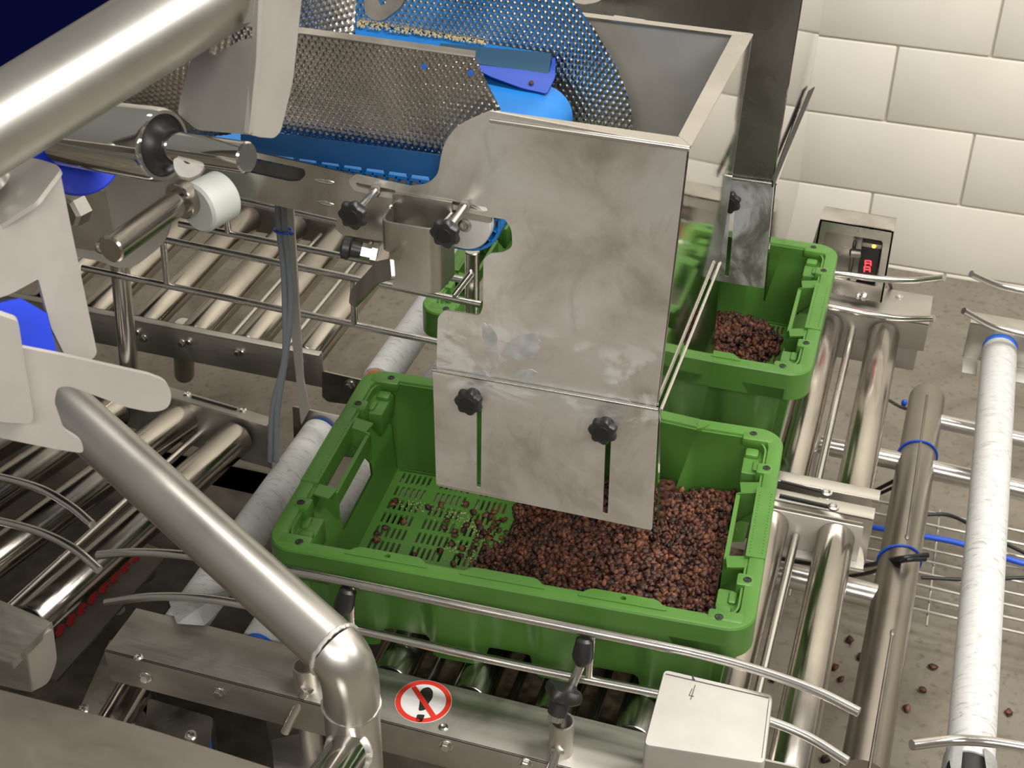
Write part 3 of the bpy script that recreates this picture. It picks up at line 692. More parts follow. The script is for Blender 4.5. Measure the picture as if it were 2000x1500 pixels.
# hook plate at the top
bm = B(); o6, n6 = plane3(at(710, 0, y=.2), at(790, 0, y=.2), at(735, 35, y=.19))
psheet(bm, o6, n6, [(708, -40), (800, -40), (785, 12), (748, 40), (735, 41), (713, 30)], .006, .005, [[(738, -20), (760, -20), (752, 8), (742, 12), (737, 4)]], .002)
top('hook_plate', bm, ST_DARK, 'small steel plate with rounded tip hanging at the top above the dimpled guard', 'bracket')

# knobs and sensor cup on the hopper tab
def knob_on_stud(label, px_base, px_knob, dlen, r=.0165):
    b_ = at(*px_base, y=YF-.0005); k = at(*px_knob, y=YF-dlen); d = (k-b_).normalized()
    t = T('star_knob', label, 'knob', b_); bm = B(); cyl(bm, b_, k, .0042, 18); hexbolt(bm, b_, d, .007, .006, False); obj('threaded_stud', bm, ST_ROD, t)
    bm = B(); cyl(bm, k-d*.004, k+d*.004, .009, 20); starknob(bm, k, d, r, .014); o = obj('grip', bm, BLACK, t)
    bm = B(); knobcap(bm, k+d*.0142, d, .0085); obj('knob_cap', bm, BLACKCAP, o)
knob_on_stud('black star knob on a threaded stud, left of the folded steel cup', (735, 371), (697, 412), .050)
knob_on_stud('dusty star knob on a short bright stud, right of the folded steel cup', (909, 402), (876, 447), .050)
CUP = T('steel_cup_bracket', 'folded U-shaped steel cup bracket between the two star knobs on studs', 'bracket', at(800, 560, y=YF-.03))
bm = B(); yc = YF-.045; xa, xb = at(741, 432, y=yc).x, at(853, 452, y=yc).x; z_t = at(741, 432, y=yc).z; z_m = at(745, 490, y=yc).z; z_b = at(800, 566, y=yc).z
path = rpoly([V((xa-.003, YF, 0)), V((xa, yc, 0)), V((xb, yc, 0)), V((xb+.003, YF, 0))], [0, .012, .012, 0], 8)
inn = [p*1 for p in path]
cx_ = (xa+xb)/2
inn = [V((cx_+(p.x-cx_)*(1-.0024*2/(xb-xa)), p.y+(.0026 if p.y < YF-.001 else 0), 0)) for p in path]
def zb_(p): return z_m if p.x < xa+.010 else z_b
rt_ = [bm.verts.new(V((p.x, p.y, z_t-.35*(p.x-xa)*0))) for p in path]; rb_ = [bm.verts.new(V((p.x, p.y, zb_(p)))) for p in path]
it_ = [bm.verts.new(V((p.x, p.y, z_t))) for p in inn]; ib_ = [bm.verts.new(V((p.x, p.y, zb_(p)))) for p in inn]
for i in range(len(path)-1):
    for a, b_ in ((rt_, rb_), (rb_, ib_), (ib_, it_), (it_, rt_)): bm.faces.new((a[i], a[i+1], b_[i+1], b_[i]))
obj('folded_cup', bm, ST, CUP, 40)
bm = B(); bx(bm, xa-.002, xb+.002, YF-.0032, YF-.0006, z_m, z_t+.012, .0006); obj('back_plate', bm, ST, CUP)
bm = B(); tube(bm, [V((xa-.001, YF-.012, z_t+.001)), V((xa-.001, YF-.012, z_t-.03))], .0017, 10, False); sphere(bm, (xa-.001, YF-.012, z_t), .003, n=12); obj('weld_bead', bm, ST_ROD, CUP)
pk = at(667, 482, y=YF-.03); pe = at(735, 497, y=YF-.022); d = (pe-pk).normalized(); Lk = (pe-pk).length
IP = T('index_plunger', 'black indexing plunger knob with hex collar left of the steel cup', 'knob', pk)
bm = B(); lathe(bm, pk, pe, [(0, .009), (.002, .0122), (.009, .0122), (.011, .0085), (.020, .0078), (.022, .0075)], 28); obj('pull_knob', bm, BLACK, IP)
bm = B(); u, w = frame(d); skin(bm, [ring(bm, pk+d*.022, u, w, .0092, 6), ring(bm, pk+d*.033, u, w, .0092, 6)]); skin(bm, [ring(bm, pk+d*.033, u, w, .0125, 6), ring(bm, pk+d*.039, u, w, .0125, 6)]); cyl(bm, pk+d*.039, pe, .0055, 16); obj('hex_collar', bm, ST_ROD, IP)
bm = B(); o7, n7 = plane3(at(690, 590, y=YF-.06), at(745, 520, y=YF-.01), at(700, 560, y=YF-.055))
n7 = V((-.75, -.62, 0.22)).normalized(); o7 = at(720, 560, y=YF-.04)
psheet(bm, o7, n7, [(681, 592), (684, 568), (735, 510), (762, 505), (765, 545), (735, 553), (700, 590), (690, 599)], .004, .004)
top('bent_lever', bm, ST, 'bent flat steel lever arm below the plunger, reaching over the guide rails', 'lever')

# ---------------------------------------------------------------- roller conveyors
ZR = -.17; RR = .027
def roller(bm_unused, parent, x, y0, y1, r=RR, m_=None, z=ZR, ends=True, x2=None, endm=None):
    x2 = x if x2 is None else x2
    a, b_ = V((x, y0, z-r)), V((x2, y1, z-r))
    d = (b_-a).normalized(); L = (b_-a).length
    bm = B(); lathe(bm, a, b_, [(0, r*.82), (.001, r*.97), (.003, r), (L-.003, r), (L-.001, r*.97), (L, r*.82)], 40); k = obj('roller', bm, m_ or ST_ROLL, parent)
    if ends:
        bm = B(); cyl(bm, a-d*.006, b_+d*.006, r*.80, 30); obj('end_bearing', bm, endm or BLACKCAP, k)
        bm = B(); cyl(bm, a-d*.016, b_+d*.016, .006, 12); obj('axle', bm, ST_ROD, k)
    return k
def beam(parent, x0, x1, y, side, z=ZR+.004, w=.07, h=.075, name='side_beam', th=.003, m_=None, yaw=0, px=None):
    # channel: vertical web at y, flange going to +side
    bm = B(); bx(bm, x0, x1, *sorted((y, y+side*w)), z-th, z, .001); bx(bm, x0, x1, *sorted((y, y+side*th)), z-h, z, .001)
    return obj(name, bm, m_ or ST_BEAM, parent)
# front lane, under the front crate
FC = T('roller_conveyor', 'front roller conveyor carrying the raisin crate, with a no-stepping sticker on its beam', 'conveyor', (.35, .25, -.24))
BX0, BX1 = at(205, 1270, z=ZR).x, .75; yb0, yb1 = -.078, .004
fb = beam(FC, BX0, BX1, yb0, 1, ZR+.002, yb1-yb0, .055)
bm = B(); bx(bm, BX0, BX1, yb1-.003, yb1, ZR-.055, ZR+.0, .001); obj('inner_flange', bm, ST_BEAM, FC)
for x in (.155, .262, .370, .474, .570, .665): roller(None, FC, x, yb1+.006, .475)
for x in (-.142, -.028): roller(None, FC, x-.0, yb1+.012 if x > -.1 else .012, .47, .0285 if x < -.1 else .0275, RUB, ZR+.002, endm=BLUE_CAP)
for x in (.2, .31, .417, .608): 
    bm = B(); cyl(bm, (x, yb1, ZR-.04), (x, .475, ZR-.04), .0065, 16); obj('tie_rod', bm, ST_ROD, FC)
# dusty trays between the rollers
DUSTP = plain('dusty_under_tray', (.14, .105, .06), .9, ns=70, namp=.6)
bm = B(); bx(bm, .10, .56, -.02, .47, ZR-.085, ZR-.082, .001); obj('under_tray', bm, DUSTP, FC)
# rear double beam of the front lane
bm = B(); y = .483; bx(bm, -.02, .712, y, y+.003, ZR-.075, ZR+.012, .001); bx(bm, -.02, .712, y, y+.028, ZR+.009, ZR+.012, .001); obj('side_beam', bm, ST_ROD, FC)
bm = B(); psheet(bm, *PZ(-.235), [(1512, 1040), (1690, 1070), (1686, 1112), (1506, 1080)], .002, .003); bx(bm, .50, .7, .476, .479, ZR-.065, ZR+.0, .001); obj('end_bracket', bm, ST_BLAST, FC)
hb = []
for px, py in ((285, 1322), (428, 1352), (872, 1455), (1028, 1490)):
    p = at(px, py, y=yb0); bm = B(); hexbolt(bm, p, (0, -1, 0), .0066, .005); obj('hex_bolt', bm, ST_ROD, FC)
for px, py in ((270, 1284), (866, 1421)):
    p = at(px, py, z=ZR+.002); bm = B(); screw(bm, p, (0, 0, 1), .0062); obj('button_screw', bm, ST_ROD, FC)
# round no-stepping sticker
sc_ = at(827, 1370, z=ZR+.0022); rs = (at(881, 1378, z=ZR).x-at(772, 1362, z=ZR).x)/2
def disc(name, c, r, z, m_, par, r_in=0, k=48):
    bm = B(); o = [V((c.x+r*math.cos(2*math.pi*i/k), c.y+r*math.sin(2*math.pi*i/k), z)) for i in range(k)]
    h = [[V((c.x+r_in*math.cos(2*math.pi*i/k), c.y+r_in*math.sin(2*math.pi*i/k), z)) for i in range(k)]] if r_in else []
    sheet(bm, o, h, V((0, 0, 1)), .0004); return obj(name, bm, m_, par)
zs_ = ZR+.0026; stk = disc('warning_sticker', sc_, rs, zs_, STK_W, FC); stk['label'] = 'round no-stepping sticker'
disc('red_ring', sc_, rs*.985, zs_+.0003, STK_R, stk, rs*.80)
zk = zs_+.0003
def pz(px, py): return at(px, py, z=zk)
bm = B(); sheet(bm, rpoly([pz(x, y) for x, y in ((817, 1389), (820, 1370), (818, 1356), (824, 1345), (838, 1341), (846, 1350), (845, 1363), (836, 1375), (832, 1386))], .004), [], V((0, 0, 1)), .0003)
sheet(bm, rpoly([pz(x, y) for x, y in ((815, 1395), (830, 1396), (825, 1409), (818, 1411), (811, 1408))], .002), [], V((0, 0, 1)), .0003); obj('shoe_print', bm, STK_K, stk)
zk = zs_+.0006
bm = B(); sheet(bm, [pz(803, 1343), pz(812, 1339), pz(853, 1399), pz(845, 1405)], [], V((0, 0, 1)), .0003); obj('red_bar', bm, STK_R, stk)

# rear lane, right part
RC = T('roller_conveyor', 'rear roller conveyor along the wall carrying the far crate', 'conveyor', (.4, .85, -.24))
for x in (.10, .20, .30, .39, .484, .580, .677): roller(None, RC, x, .562, 1.045)
bm = B(); cyl(bm, (.622, .555, ZR-.03), (.622, 1.06, ZR-.03), .0065, 16); obj('tie_rod', bm, ST_ROD, RC)
bm = B(); bx(bm, -.02, .705, .526, .529, ZR-.075, ZR+.014, .001); bx(bm, -.02, .715, .526, .551, ZR+.012, ZR+.015, .001); obj('side_beam', bm, ST_ROD, RC)
bm = B(); bx(bm, .1, .748, 1.052, 1.055, ZR-.05, ZR+.006, .001); bx(bm, .1, .748, 1.052, 1.152, ZR+.003, ZR+.006, .001); bx(bm, .1, .738, 1.055, 1.058, ZR-.095, ZR-.04, .001); obj('side_beam', bm, ST_BEAM, RC)
p = at(1757, 580, z=ZR+.006); bm = B(); screw(bm, p, (0, 0, 1), .007); obj('button_screw', bm, ST_ROD, RC)
for px, py in ((1615, 962), (1628, 990)):
    bm = B(); z_ = ZR+.013; p = at(px, py, z=z_); screw(bm, p, (0, 0, 1), .0085); obj('button_screw', bm, ST_ROD, RC)
for (a, b_) in (((1525, 940), (1605, 960)), ((1523, 967), (1618, 988))):
    bm = B(); pa, pb = at(*a, z=ZR+.0146), at(*b_, z=ZR+.0146); tube(bm, [pa, pb], .0022, 8, False); obj('adjusting_slot', bm, BLACKCAP, RC)
# rear lane, left part
RL = T('roller_conveyor', 'rear roller conveyor at the left behind the wire guide rails', 'conveyor', (-.45, .88, -.24))
for x in (-.77, -.665, -.562, -.463, -.362, -.252): roller(None, RL, x, .652, 1.08)
for x in (-.41, -.305):
    bm = B(); cyl(bm, (x, .65, ZR-.04), (x, 1.08, ZR-.04), .006, 12); obj('tie_rod', bm, ST_ROD, RL)
bm = B(); bx(bm, -.85, -.213, .642, .645, ZR-.07, ZR+.004, .001); bx(bm, -.85, -.213, .630, .645, ZR+.001, ZR+.004, .001); obj('side_beam', bm, ST_BEAM, RL)
for px, py in ((355, 670), (465, 688), (280, 660)):
    bm = B(); hexbolt(bm, at(px, py, y=.642), (0, -1, 0), .006, .005); obj('hex_bolt', bm, ST_ROD, RL)
bm = B(); bx(bm, -.85, .05, 1.10, 1.103, ZR-.07, ZR+.01, .001); obj('side_beam', bm, ST_BEAM, RL)
# white rubber rollers of the rear lane
WRR = T('rubber_roller_pair', 'two scuffed white rubber rollers behind the front crate, in the rear lane', 'roller', (-.1, .85, -.23))
for x, y1 in ((-.108, 1.06), (-.010, 1.01)): roller(None, WRR, x, .63, y1, .029, RUB, ZR+.002, endm=ORANGE)
for px, py in ((683, 752),):
    bm = B(); hexbolt(bm, at(px, py, y=.615), (0, -1, 0), .007, .008); obj('hex_bolt', bm, ST_ROD, WRR)
bm = B(); psheet(bm, *PY(.615), [(629, 725), (770, 757), (770, 800), (640, 785), (629, 775)], .004, .003); obj('end_bracket', bm, ST, WRR)
bm = B(); psheet(bm, *PY(.475), [(571, 794), (740, 830), (740, 900), (575, 880)], .003, .003); obj('side_plate', bm, ST, FC)

# right-hand white roller
WR = T('rubber_roller_unit', 'long white rubber-covered roller with torn sleeve at the far right', 'roller', (.87, .63, -.23))
xw = .868
k = roller(None, WR, at(1957, 660, z=ZR-.01).x, .10, 1.062, .0292, RUB, ZR, x2=at(1957, 660, z=ZR-.01).x, endm=BLUE_CAP)
k.data.materials[0] = RUB
p = V((at(1957, 660, z=ZR-.01).x, 1.062, ZR-.0292)); bm = B(); cyl(bm, p, p+V((0, .008, 0)), .0292, 40); obj('blue_end_ring', bm, BLUE_CAP, WR)
bm = B(); pw = at(1895, 1455, z=ZR-.02); cyl(bm, (k and at(1957, 660, z=ZR-.01).x, -.08, ZR-.0292), (at(1957, 660, z=ZR-.01).x, .11, ZR-.0292), .0262, 32); obj('bare_roller_core', bm, BLACK, WR)
bm = B(); rt = random.Random(2)
xc = at(1957, 660, z=ZR-.01).x
for s in (0, 1):
    ang0 = (-150 if s else 20); N_ = 14; A_ = []; 
    for i in range(N_+1):
        a = math.radians(ang0+i*9); yy = .102-.055*abs(math.sin(i*.5+s))-.01*rt.random(); rr_ = .0295+.002
        A_.append(([V((xc+rr_*math.sin(a), .11, ZR-.0292+rr_*math.cos(a)))], V((xc+(rr_+.003)*math.sin(a), yy, ZR-.0292+(rr_+.003)*math.cos(a)))))
    vv = [(bm.verts.new(a[0]), bm.verts.new(b_)) for a, b_ in A_]
    for i in range(N_): bm.faces.new((vv[i][0], vv[i+1][0], vv[i+1][1], vv[i][1]))
bmesh.ops.solidify(bm, geom=bm.faces[:], thickness=.0012); obj('torn_sleeve_edge', bm, RUB, WR)
bm = B(); bx(bm, .815, 1.05, 1.07, 1.073, ZR-.06, ZR+.012, .001); bx(bm, .815, 1.05, 1.07, 1.11, ZR+.009, ZR+.012, .001); obj('end_bracket', bm, ST, WR)
for xa_, xb_ in ((.817, .842), (.892, .98)):
    bm = B(); o_ = (.0, ); bx(bm, xa_, xb_, 1.025, 1.07, ZR-.064, ZR-.061, .001); obj('bracket_foot', bm, ST_BLAST, WR)

# front-lane left part: turned steel rollers
def lp(px, py, z=ZR-.02): return at(px, py, z=z)
LC = T('roller_conveyor', 'angled roller conveyor at the lower left with dusty steel rollers', 'conveyor', lp(200, 1000))
def aroller(p, q, r=.0275, m_=None):
    p, q = lp(*p), lp(*q); d = (q-p).normalized(); L = (q-p).length
    bm = B(); lathe(bm, p, q, [(0, r*.85), (.001, r*.97), (.003, r), (L-.003, r), (L-.001, r*.97), (L, r*.85)], 40); k = obj('roller', bm, m_ or ST_ROLL, LC)
    bm = B(); cyl(bm, p-d*.006, q+d*.006, r*.8, 28); obj('end_bearing', bm, BLACKCAP, k)
aroller((465, 853), (60, 1215)); aroller((362, 812), (-110, 1165)); aroller((230, 800), (-160, 1065)); aroller((120, 790), (-200, 980)); aroller((30, 760), (-260, 900))
bm = B(); cyl(bm, lp(492, 862, ZR-.05), lp(20, 1210, ZR-.03), .0068, 14) ; 
bm.free(); bm = B(); cyl(bm, lp(425, 815, ZR-.045), lp(8, 1195, ZR-.02), .0062, 14); obj('tie_rod', bm, ST_ROD, LC)
o_, n_ = PZ(ZR+.012); bm = B(); psheet(bm, o_, n_, [(150, 705), (336, 757), (533, 816), (520, 832), (335, 778), (148, 726)], .001, .003)
a_, b2 = at(522, 831, z=ZR+.012), at(148, 726, z=ZR+.012); dn = V((0, 0, -.085)); nn = (b2-a_).cross(dn).normalized()
if nn.y > 0: nn = -nn
sheet(bm, [a_, b2, b2+dn, a_+dn], [], nn, .003); obj('side_beam', bm, ST_BEAM, LC)
for q in ((365, 770), (474, 801)):
    bm = B(); screw(bm, at(*q, z=ZR+.012), (0, 0, 1), .0068); obj('button_screw', bm, ST_ROD, LC)
bm = B(); tube(bm, [at(375, 775, z=ZR+.0126), at(462, 800, z=ZR+.0126)], .0022, 8, False); obj('adjusting_slot', bm, BLACKCAP, LC)
# red-lettered panel below the left rollers (only the strokes of red show)
zp = -.33; bm = B(); psheet(bm, *PZ(zp), [(60, 1300), (285, 1060), (330, 1080), (110, 1330)], .002, .004)
RP = obj('red_marked_strip', bm, ST_DARK, None); props(RP, 'dark strip with worn red marking below the lower left rollers', 'panel')
bm = B()
for i in range(9):
    s = i/8; x, y = 95+170*s, 1250-165*s
    psheet(bm, *PZ(zp+.001), [(x-9, y+10), (x-3, y-8), (x+8, y-12), (x+12, y-4), (x+4, y), (x+8, y+6), (x-2, y+14)], .001, .0006)
obj('red_marking', bm, REDW, RP)
# dark equipment and floor things beneath the left side
GRIME_SHADE = plain('grime_and_shade', (.045, .035, .026), .75, ns=25, namp=.5)
bm = B(); bx(bm, -1.3, .05, -.35, .625, -.45, -.44, .002)  # sheet added to darken this area; grime and shade share its colour
top('added_dark_sheet', bm, GRIME_SHADE, 'added dark sheet for grime and shade, low under the left rollers and the white rollers', 'tray')
for q, r in (((275, 1120), .026), ((230, 1192), .011)):
    p = at(*q, z=-.38); bm = B(); pipe(bm, p, p+V((0, 0, .02)), r, r*.25, 32); top('ring_foot', bm, ST_DARK if r > .02 else ST_BLAST, 'large dark ring seen through the gap beside the lower left rollers' if r > .02 else 'small pale washer ring beside the end of the lower guide rod', 'ring')
bm = B(); bx(bm, -.85, -.05, .56, .63, -.5, -.44, .003); top('base_frame_tube', bm, ST_DARK, 'dark square frame tube low between the two left conveyors', 'frame')
bm = B(); cyl(bm, at(360, 730, z=-.5), at(358, 640, z=-.25), .02, 24); top('round_pillar', bm, ST_DARK, 'short round pillar in the dark gap between the left conveyors', 'leg')
bm = B(); cyl(bm, at(502, 540, z=-.55), at(502, 505, z=-.40), .02, 24); top('round_pillar', bm, ST_DARK, 'round dark stub seen between the rear left rollers', 'leg')
bm = B(); bx(bm, -.9, .1, .75, .78, -.69, -.655, .002); top('cable_duct', bm, ST_DARK, 'dark duct on the floor below the rear left rollers', 'duct')

# ---------------------------------------------------------------- guide rails
def rod(label, pts, r=.0052, kids=(), name='guide_rail', group=None):
    bm = B(); tube(bm, pts, r, 18, len(pts) > 2); return top(name, bm, ST_ROD, label, 'rail', group, ang=50)
yr = -.012
GF = T('guide_rail', 'front pair of steel guide rods held by black clamps before the raisin crate', 'rail', at(900, 1180, y=yr))
zt_ = at(950, 1190, y=yr).z; zb2 = at(950, 1280, y=yr).z
bm = B(); pts = [at(192, 1084, y=yr-.0+.01), at(260, 1079, y=yr+.004), at(350, 1083, y=yr), at(480, 1100, y=yr)]
rl = [at(x, y, y=yr) for x, y in ((600, 1121), (700, 1141), (1000, 1203), (1300, 1264), (1360, 1277))]
tail = [at(1440, 1297, y=yr-.004), at(1520, 1322, y=yr-.012), at(1600, 1352, y=yr-.024), at(1678, 1391, y=yr-.038)]
tube(bm, pts+rl+tail, .0056, 20); obj('upper_rod', bm, ST_ROD, GF, 60)
bm = B(); pts = [at(208, 1177, y=yr+.012), at(290, 1166, y=yr+.004), at(380, 1167, y=yr), at(470, 1180, y=yr), at(560, 1200, y=yr), at(696, 1229, y=yr), at(1000, 1297, y=yr), at(1280, 1353, y=yr), at(1400, 1378, y=yr)]
tail = [at(1500, 1407, y=yr-.004), at(1580, 1440, y=yr-.012), at(1656, 1487, y=yr-.03)]
tube(bm, pts+tail, .0056, 20); obj('lower_rod', bm, ST_ROD, GF, 60)
for a, b_ in (((687, 1142), (687, 1224)), ((1156, 1240), (1150, 1322))):
    bm = B(); tube(bm, [at(*a, y=yr+.001), at(*b_, y=yr+.001)], .0046, 14, False); obj('link_rod', bm, ST_ROD, GF)
for (a, b_, c, nm) in (((681, 1149), (667, 1197), (640, 1240), 0), ((1143, 1245), (1136, 1297), (1100, 1380), 1)):
    pa, pb = at(*a, y=yr-.002), at(*b_, y=yr-.012); d = (pb-pa).normalized(); L = (pb-pa).length
    bm = B(); lathe(bm, pa, pb, [(0, .007), (.003, .0105), (L*.7, .0125), (L*.85, .011), (L, .008)], 24); obj('rod_clamp', bm, BLACK, GF)
    bm = B(); pc = at(*c, y=yr-.035); cyl(bm, pb-d*.004, pc, .0056, 18); obj('clamp_stem', bm, ST_ROD, GF)
# posts that hold the clamps
def post(label, px_top, px_bot, lev0, lev1, knob=None, y=-.055):
    p = at(*px_top, y=y); q = V((p.x, y, p.z-.16))
    t = T('clamp_post', label, 'post', q); bm = B(); pipe(bm, q, p, .0148, .0025, 36); obj('post_tube', bm, ST_PIPE, t)
    a, b_ = at(*lev0, y=y-.012), at(*lev1, y=y-.03); bm = B(); cyl(bm, a, b_, .0062, 20, .001); hexbolt(bm, a, (b_-a), .009, .004, False); obj('locking_lever', bm, ST_ROD, t)
    bm = B(); d = V((0, -1, 0)); pz_ = V((p.x+.002, y-.0150, at(lev0[0], lev0[1]+30, y=y-.015).z)); screw(bm, pz_, d, .006); obj('set_screw', bm, ST_ROD, t)
    if knob:
        k0 = at(*knob, y=y); dk = (at(1130, 1290, y=yr-.012)-at(1098, 1390, y=y)).normalized()
        bm = B(); cyl(bm, k0-dk*.022, k0-dk*.004, .0115, 24); starknob(bm, k0-dk*.007, dk, .0245, .02, 4, .34); obj('cross_knob', bm, BLACK, t)
        bm = B(); cyl(bm, k0-dk*.03, k0-dk*.018, .0085, 20); obj('knob_bush', bm, ST_ROD, t)
    return t
post('short tubular post topped by a black cross-shaped knob, right of the red sticker', (1098, 1408), 0, (1090, 1462), (1072, 1515), (1098, 1362))
post('tubular post with a bare locking lever, left of the big bent pipe', (594, 1300), 0, (600, 1345), (556, 1430))
# rear guide rails of the front lane and front guide of the rear lane
def basket(label, y, lo, hi, posts, ends=()):
    t = T('guide_rail', label, 'rail', at(*lo[0], y=y), 'wire guide rails behind the front lane')
    for nm, seg in (('lower_rod', lo), ('upper_rod', hi)):
        bm = B(); tube(bm, [at(*q, y=y) for q in seg], .0052, 18, False); obj(nm, bm, ST_ROD, t, 60)
    for a, b_ in posts:
        bm = B(); tube(bm, [at(*a, y=y), at(*b_, y=y)], .0052, 16, False); obj('link_rod', bm, ST_ROD, t, 60)
    return t
basket('pair of wire guide rods running above the left rollers to the hopper, with round links', .47, [(161, 523), (860, 669)], [(316, 467), (940, 595)], [((318, 468), (326, 552)), ((690, 548), (693, 634))])
basket('second pair of wire guide rods farther back, behind the grey cables', .56, [(350, 437), (905, 547)], [(440, 385), (720, 446)], [((439, 390), (446, 455))])
CRN = T('rail_support', 'upright steel post with a side arm, partly behind the hopper plate', 'support', at(920, 620, y=.50))
bm = B(); cyl(bm, at(922, 490, y=.50), at(922, 660, y=.50), .0105, 24); obj('support_post', bm, ST_ROD, CRN)
bm = B(); cyl(bm, at(922, 532, y=.49), at(887, 577, y=.47), .0055, 16); obj('side_arm', bm, ST_ROD, CRN)
bm = B(); cyl(bm, at(226, 430, y=.50), at(256, 760, y=.50), .0150, 28); top('support_post', bm, ST_ROD, 'thin upright steel post at the left end of the wire guide rails', 'post')
# right rear guide rails
rod('upper curved guide rod in front of the sensor box', [at(1560, 534, y=1.03), at(1640, 535, y=1.03), at(1710, 544, y=1.03), at(1780, 548, y=1.02), at(1844, 542, y=1.0)], .0058)
rod('lower curved guide rod over the rear roller ends', [at(1540, 585, y=1.03), at(1630, 600, y=1.03), at(1700, 614, y=1.03), at(1760, 622, y=1.02), at(1825, 622, y=1.0)], .0058)
rod('upper curved guide rod entering at the right edge below the wall', [at(1897, 535, y=1.0), at(1950, 557, y=1.03), at(2010, 570, y=1.04), at(2080, 585, y=1.04)], .0058)
rod('lower curved guide rod at the right edge, above the white roller end', [at(1882, 607, y=1.0), at(1940, 637, y=1.03), at(2010, 655, y=1.04), at(2080, 672, y=1.04)], .0058)
rod('curved guide rod crossing the torn end of the white roller', [at(1781, 1455, y=-.03), at(1860, 1446, y=-.0), at(1940, 1450, y=.0), at(2060, 1470, y=.0)], .006)
rod('upper of the two bent rods entering from the left edge', [at(-80, 918, y=.06), at(0, 932, y=.05), at(80, 955, y=.035), at(140, 990, y=.02), at(180, 1024, y=.0)], .0056)
rod('lower of the two bent rods entering from the left edge', [at(-80, 1005, y=.0), at(0, 1018, y=-.005), at(80, 1040, y=-.02), at(145, 1072, y=-.035), at(194, 1113, y=-.05)], .0056)

# ---------------------------------------------------------------- front right cover box
o_ = at(1298, 1308, y=-.028); zt = o_.z
CB = T('steel_cover_box', 'bright steel cover box in the lower right foreground with a pencilled 4', 'box', at(1380, 1480, y=-.1))
c0, c1, c2, c3 = at(1297, 1307, z=zt), at(1510, 1357, z=zt), at(1494, 1492, z=zt), at(1257, 1455, z=zt)
bm = B(); lowz = zt-.09
q_ = rpoly([c0, c1, c2, c3], .006, 4)
A_ = [bm.verts.new(p+V((0, 0, -.003))) for p in q_]; cen = (c0+c1+c2+c3)/4
T_ = [bm.verts.new(cen+(p-cen)*.985) for p in q_]; L_ = [bm.verts.new(V((p.x, p.y, lowz))) for p in q_]
skin(bm, [L_, A_, T_]); obj('box_shell', bm, ST_BLAST, CB, 30)
bm = B()
def z4(*q): return [at(x, y, z=zt+.0006) for x, y in q]
for s in (z4((1352, 1345), (1346, 1358), (1355, 1360)), z4((1358, 1338), (1349, 1366))): tube(bm, s, .0004, 6, False)
for s in (z4((1352, 1321), (1357, 1328)), z4((1353, 1328), (1354, 1320))): tube(bm, s, .0006, 6, False)
obj('pencil_mark', bm, INK, CB)
bm = B(); tube(bm, z4((1300, 1316), (1502, 1363)), .00045, 6, False); tube(bm, z4((1502, 1366), (1488, 1480)), .0003, 6, False); obj('scribed_line', bm, INK, CB)
bm = B(); psheet(bm, *PY(-.07), [(1480, 1483), (1560, 1500), (1560, 1560), (1480, 1560)], .001, .003); top('bracket_plate', bm, ST_BEAM, 'plain steel plate corner right below the cover box', 'plate')

# ---------------------------------------------------------------- right-hand frame tubes
RT = T('frame_tube', 'thick upright-lying frame tube with a long seam at the right, blue ties around it', 'frame', at(1760, 1000, z=-.38))
pa, pb = at(1811, 775, z=-.36), at(1683, 1530, z=-.36)
d = (pb-pa).normalized(); bm = B(); R0 = .032; L = (pb-pa).length
lathe(bm, pa-d*.012, pb, [(0, .004), (.002, .014), (.006, .024), (.012, .030), (.020, R0), (L, R0)], 44); obj('main_tube', bm, ST_TUBE, RT)
for a, b_ in (((1811, 772), (1772, 1048)), ((1743, 1236), (1695, 1520))):
    a, b_ = at(*a, z=-.36+R0+.0), at(*b_, z=-.36+R0+.0); bm = B(); tube(bm, [a-V((0, 0, .001)), b_-V((0, 0, .001))], .0026, 10, False); sphere(bm, b_ if a.y > b_.y and b_.y > .3 else a, .004, (1, 2, .6), 10); obj('weld_seam', bm, ST_DARK, RT)
def tie(px, py, r=R0+.0015, m_=BLUEC, tilt=.0):
    c = at(px, py, z=-.36); k = (c-pa).dot(d); c = pa+d*k; u, w = frame(d); bm = B(); n = 36
    tube(bm, [c+(u*math.cos(a)+w*math.sin(a))*r+d*(tilt*math.cos(a)) for a in [2*math.pi*i/n for i in range(n+1)]], .0016, 8, False); return obj('blue_tie', bm, m_, RT)
tie(1788, 890, tilt=.004); tie(1752, 1095, tilt=.006)
RG = T('cross_tube', None, None, (0, 0, 0)); bpy.data.objects.remove(RG)
def xtube(label, a, b_, r=.020, z=-.36, m_=None):
    a, b_ = at(*a, z=z), at(*b_, z=z); bm = B(); cyl(bm, a, b_, r, 36); return top('cross_tube', bm, m_ or ST_ROD, label, 'tube')
xtube('short cross tube joining the top of the thick frame tube at the right', (1830, 822), (2060, 872), .0135)
xtube('long cross tube behind the white roller, below the tube end', (1600, 868), (1790, 908), .0165); xtube('right half of the long cross tube, running off the right edge', (1800, 913), (2060, 972), .0175)
xtube('cross tube welded to the thick frame tube beside the front crate', (1490, 1112), (1732, 1170), .020)
bm = B(); p = at(1588, 870, z=-.36); cyl(bm, p+V((-.01, 0, 0)), p+V((-.01, 0, -.3)), .022, 30); top('frame_post', bm, ST_PIPE, 'round frame leg below the rear rollers left of the long cross tube', 'leg')
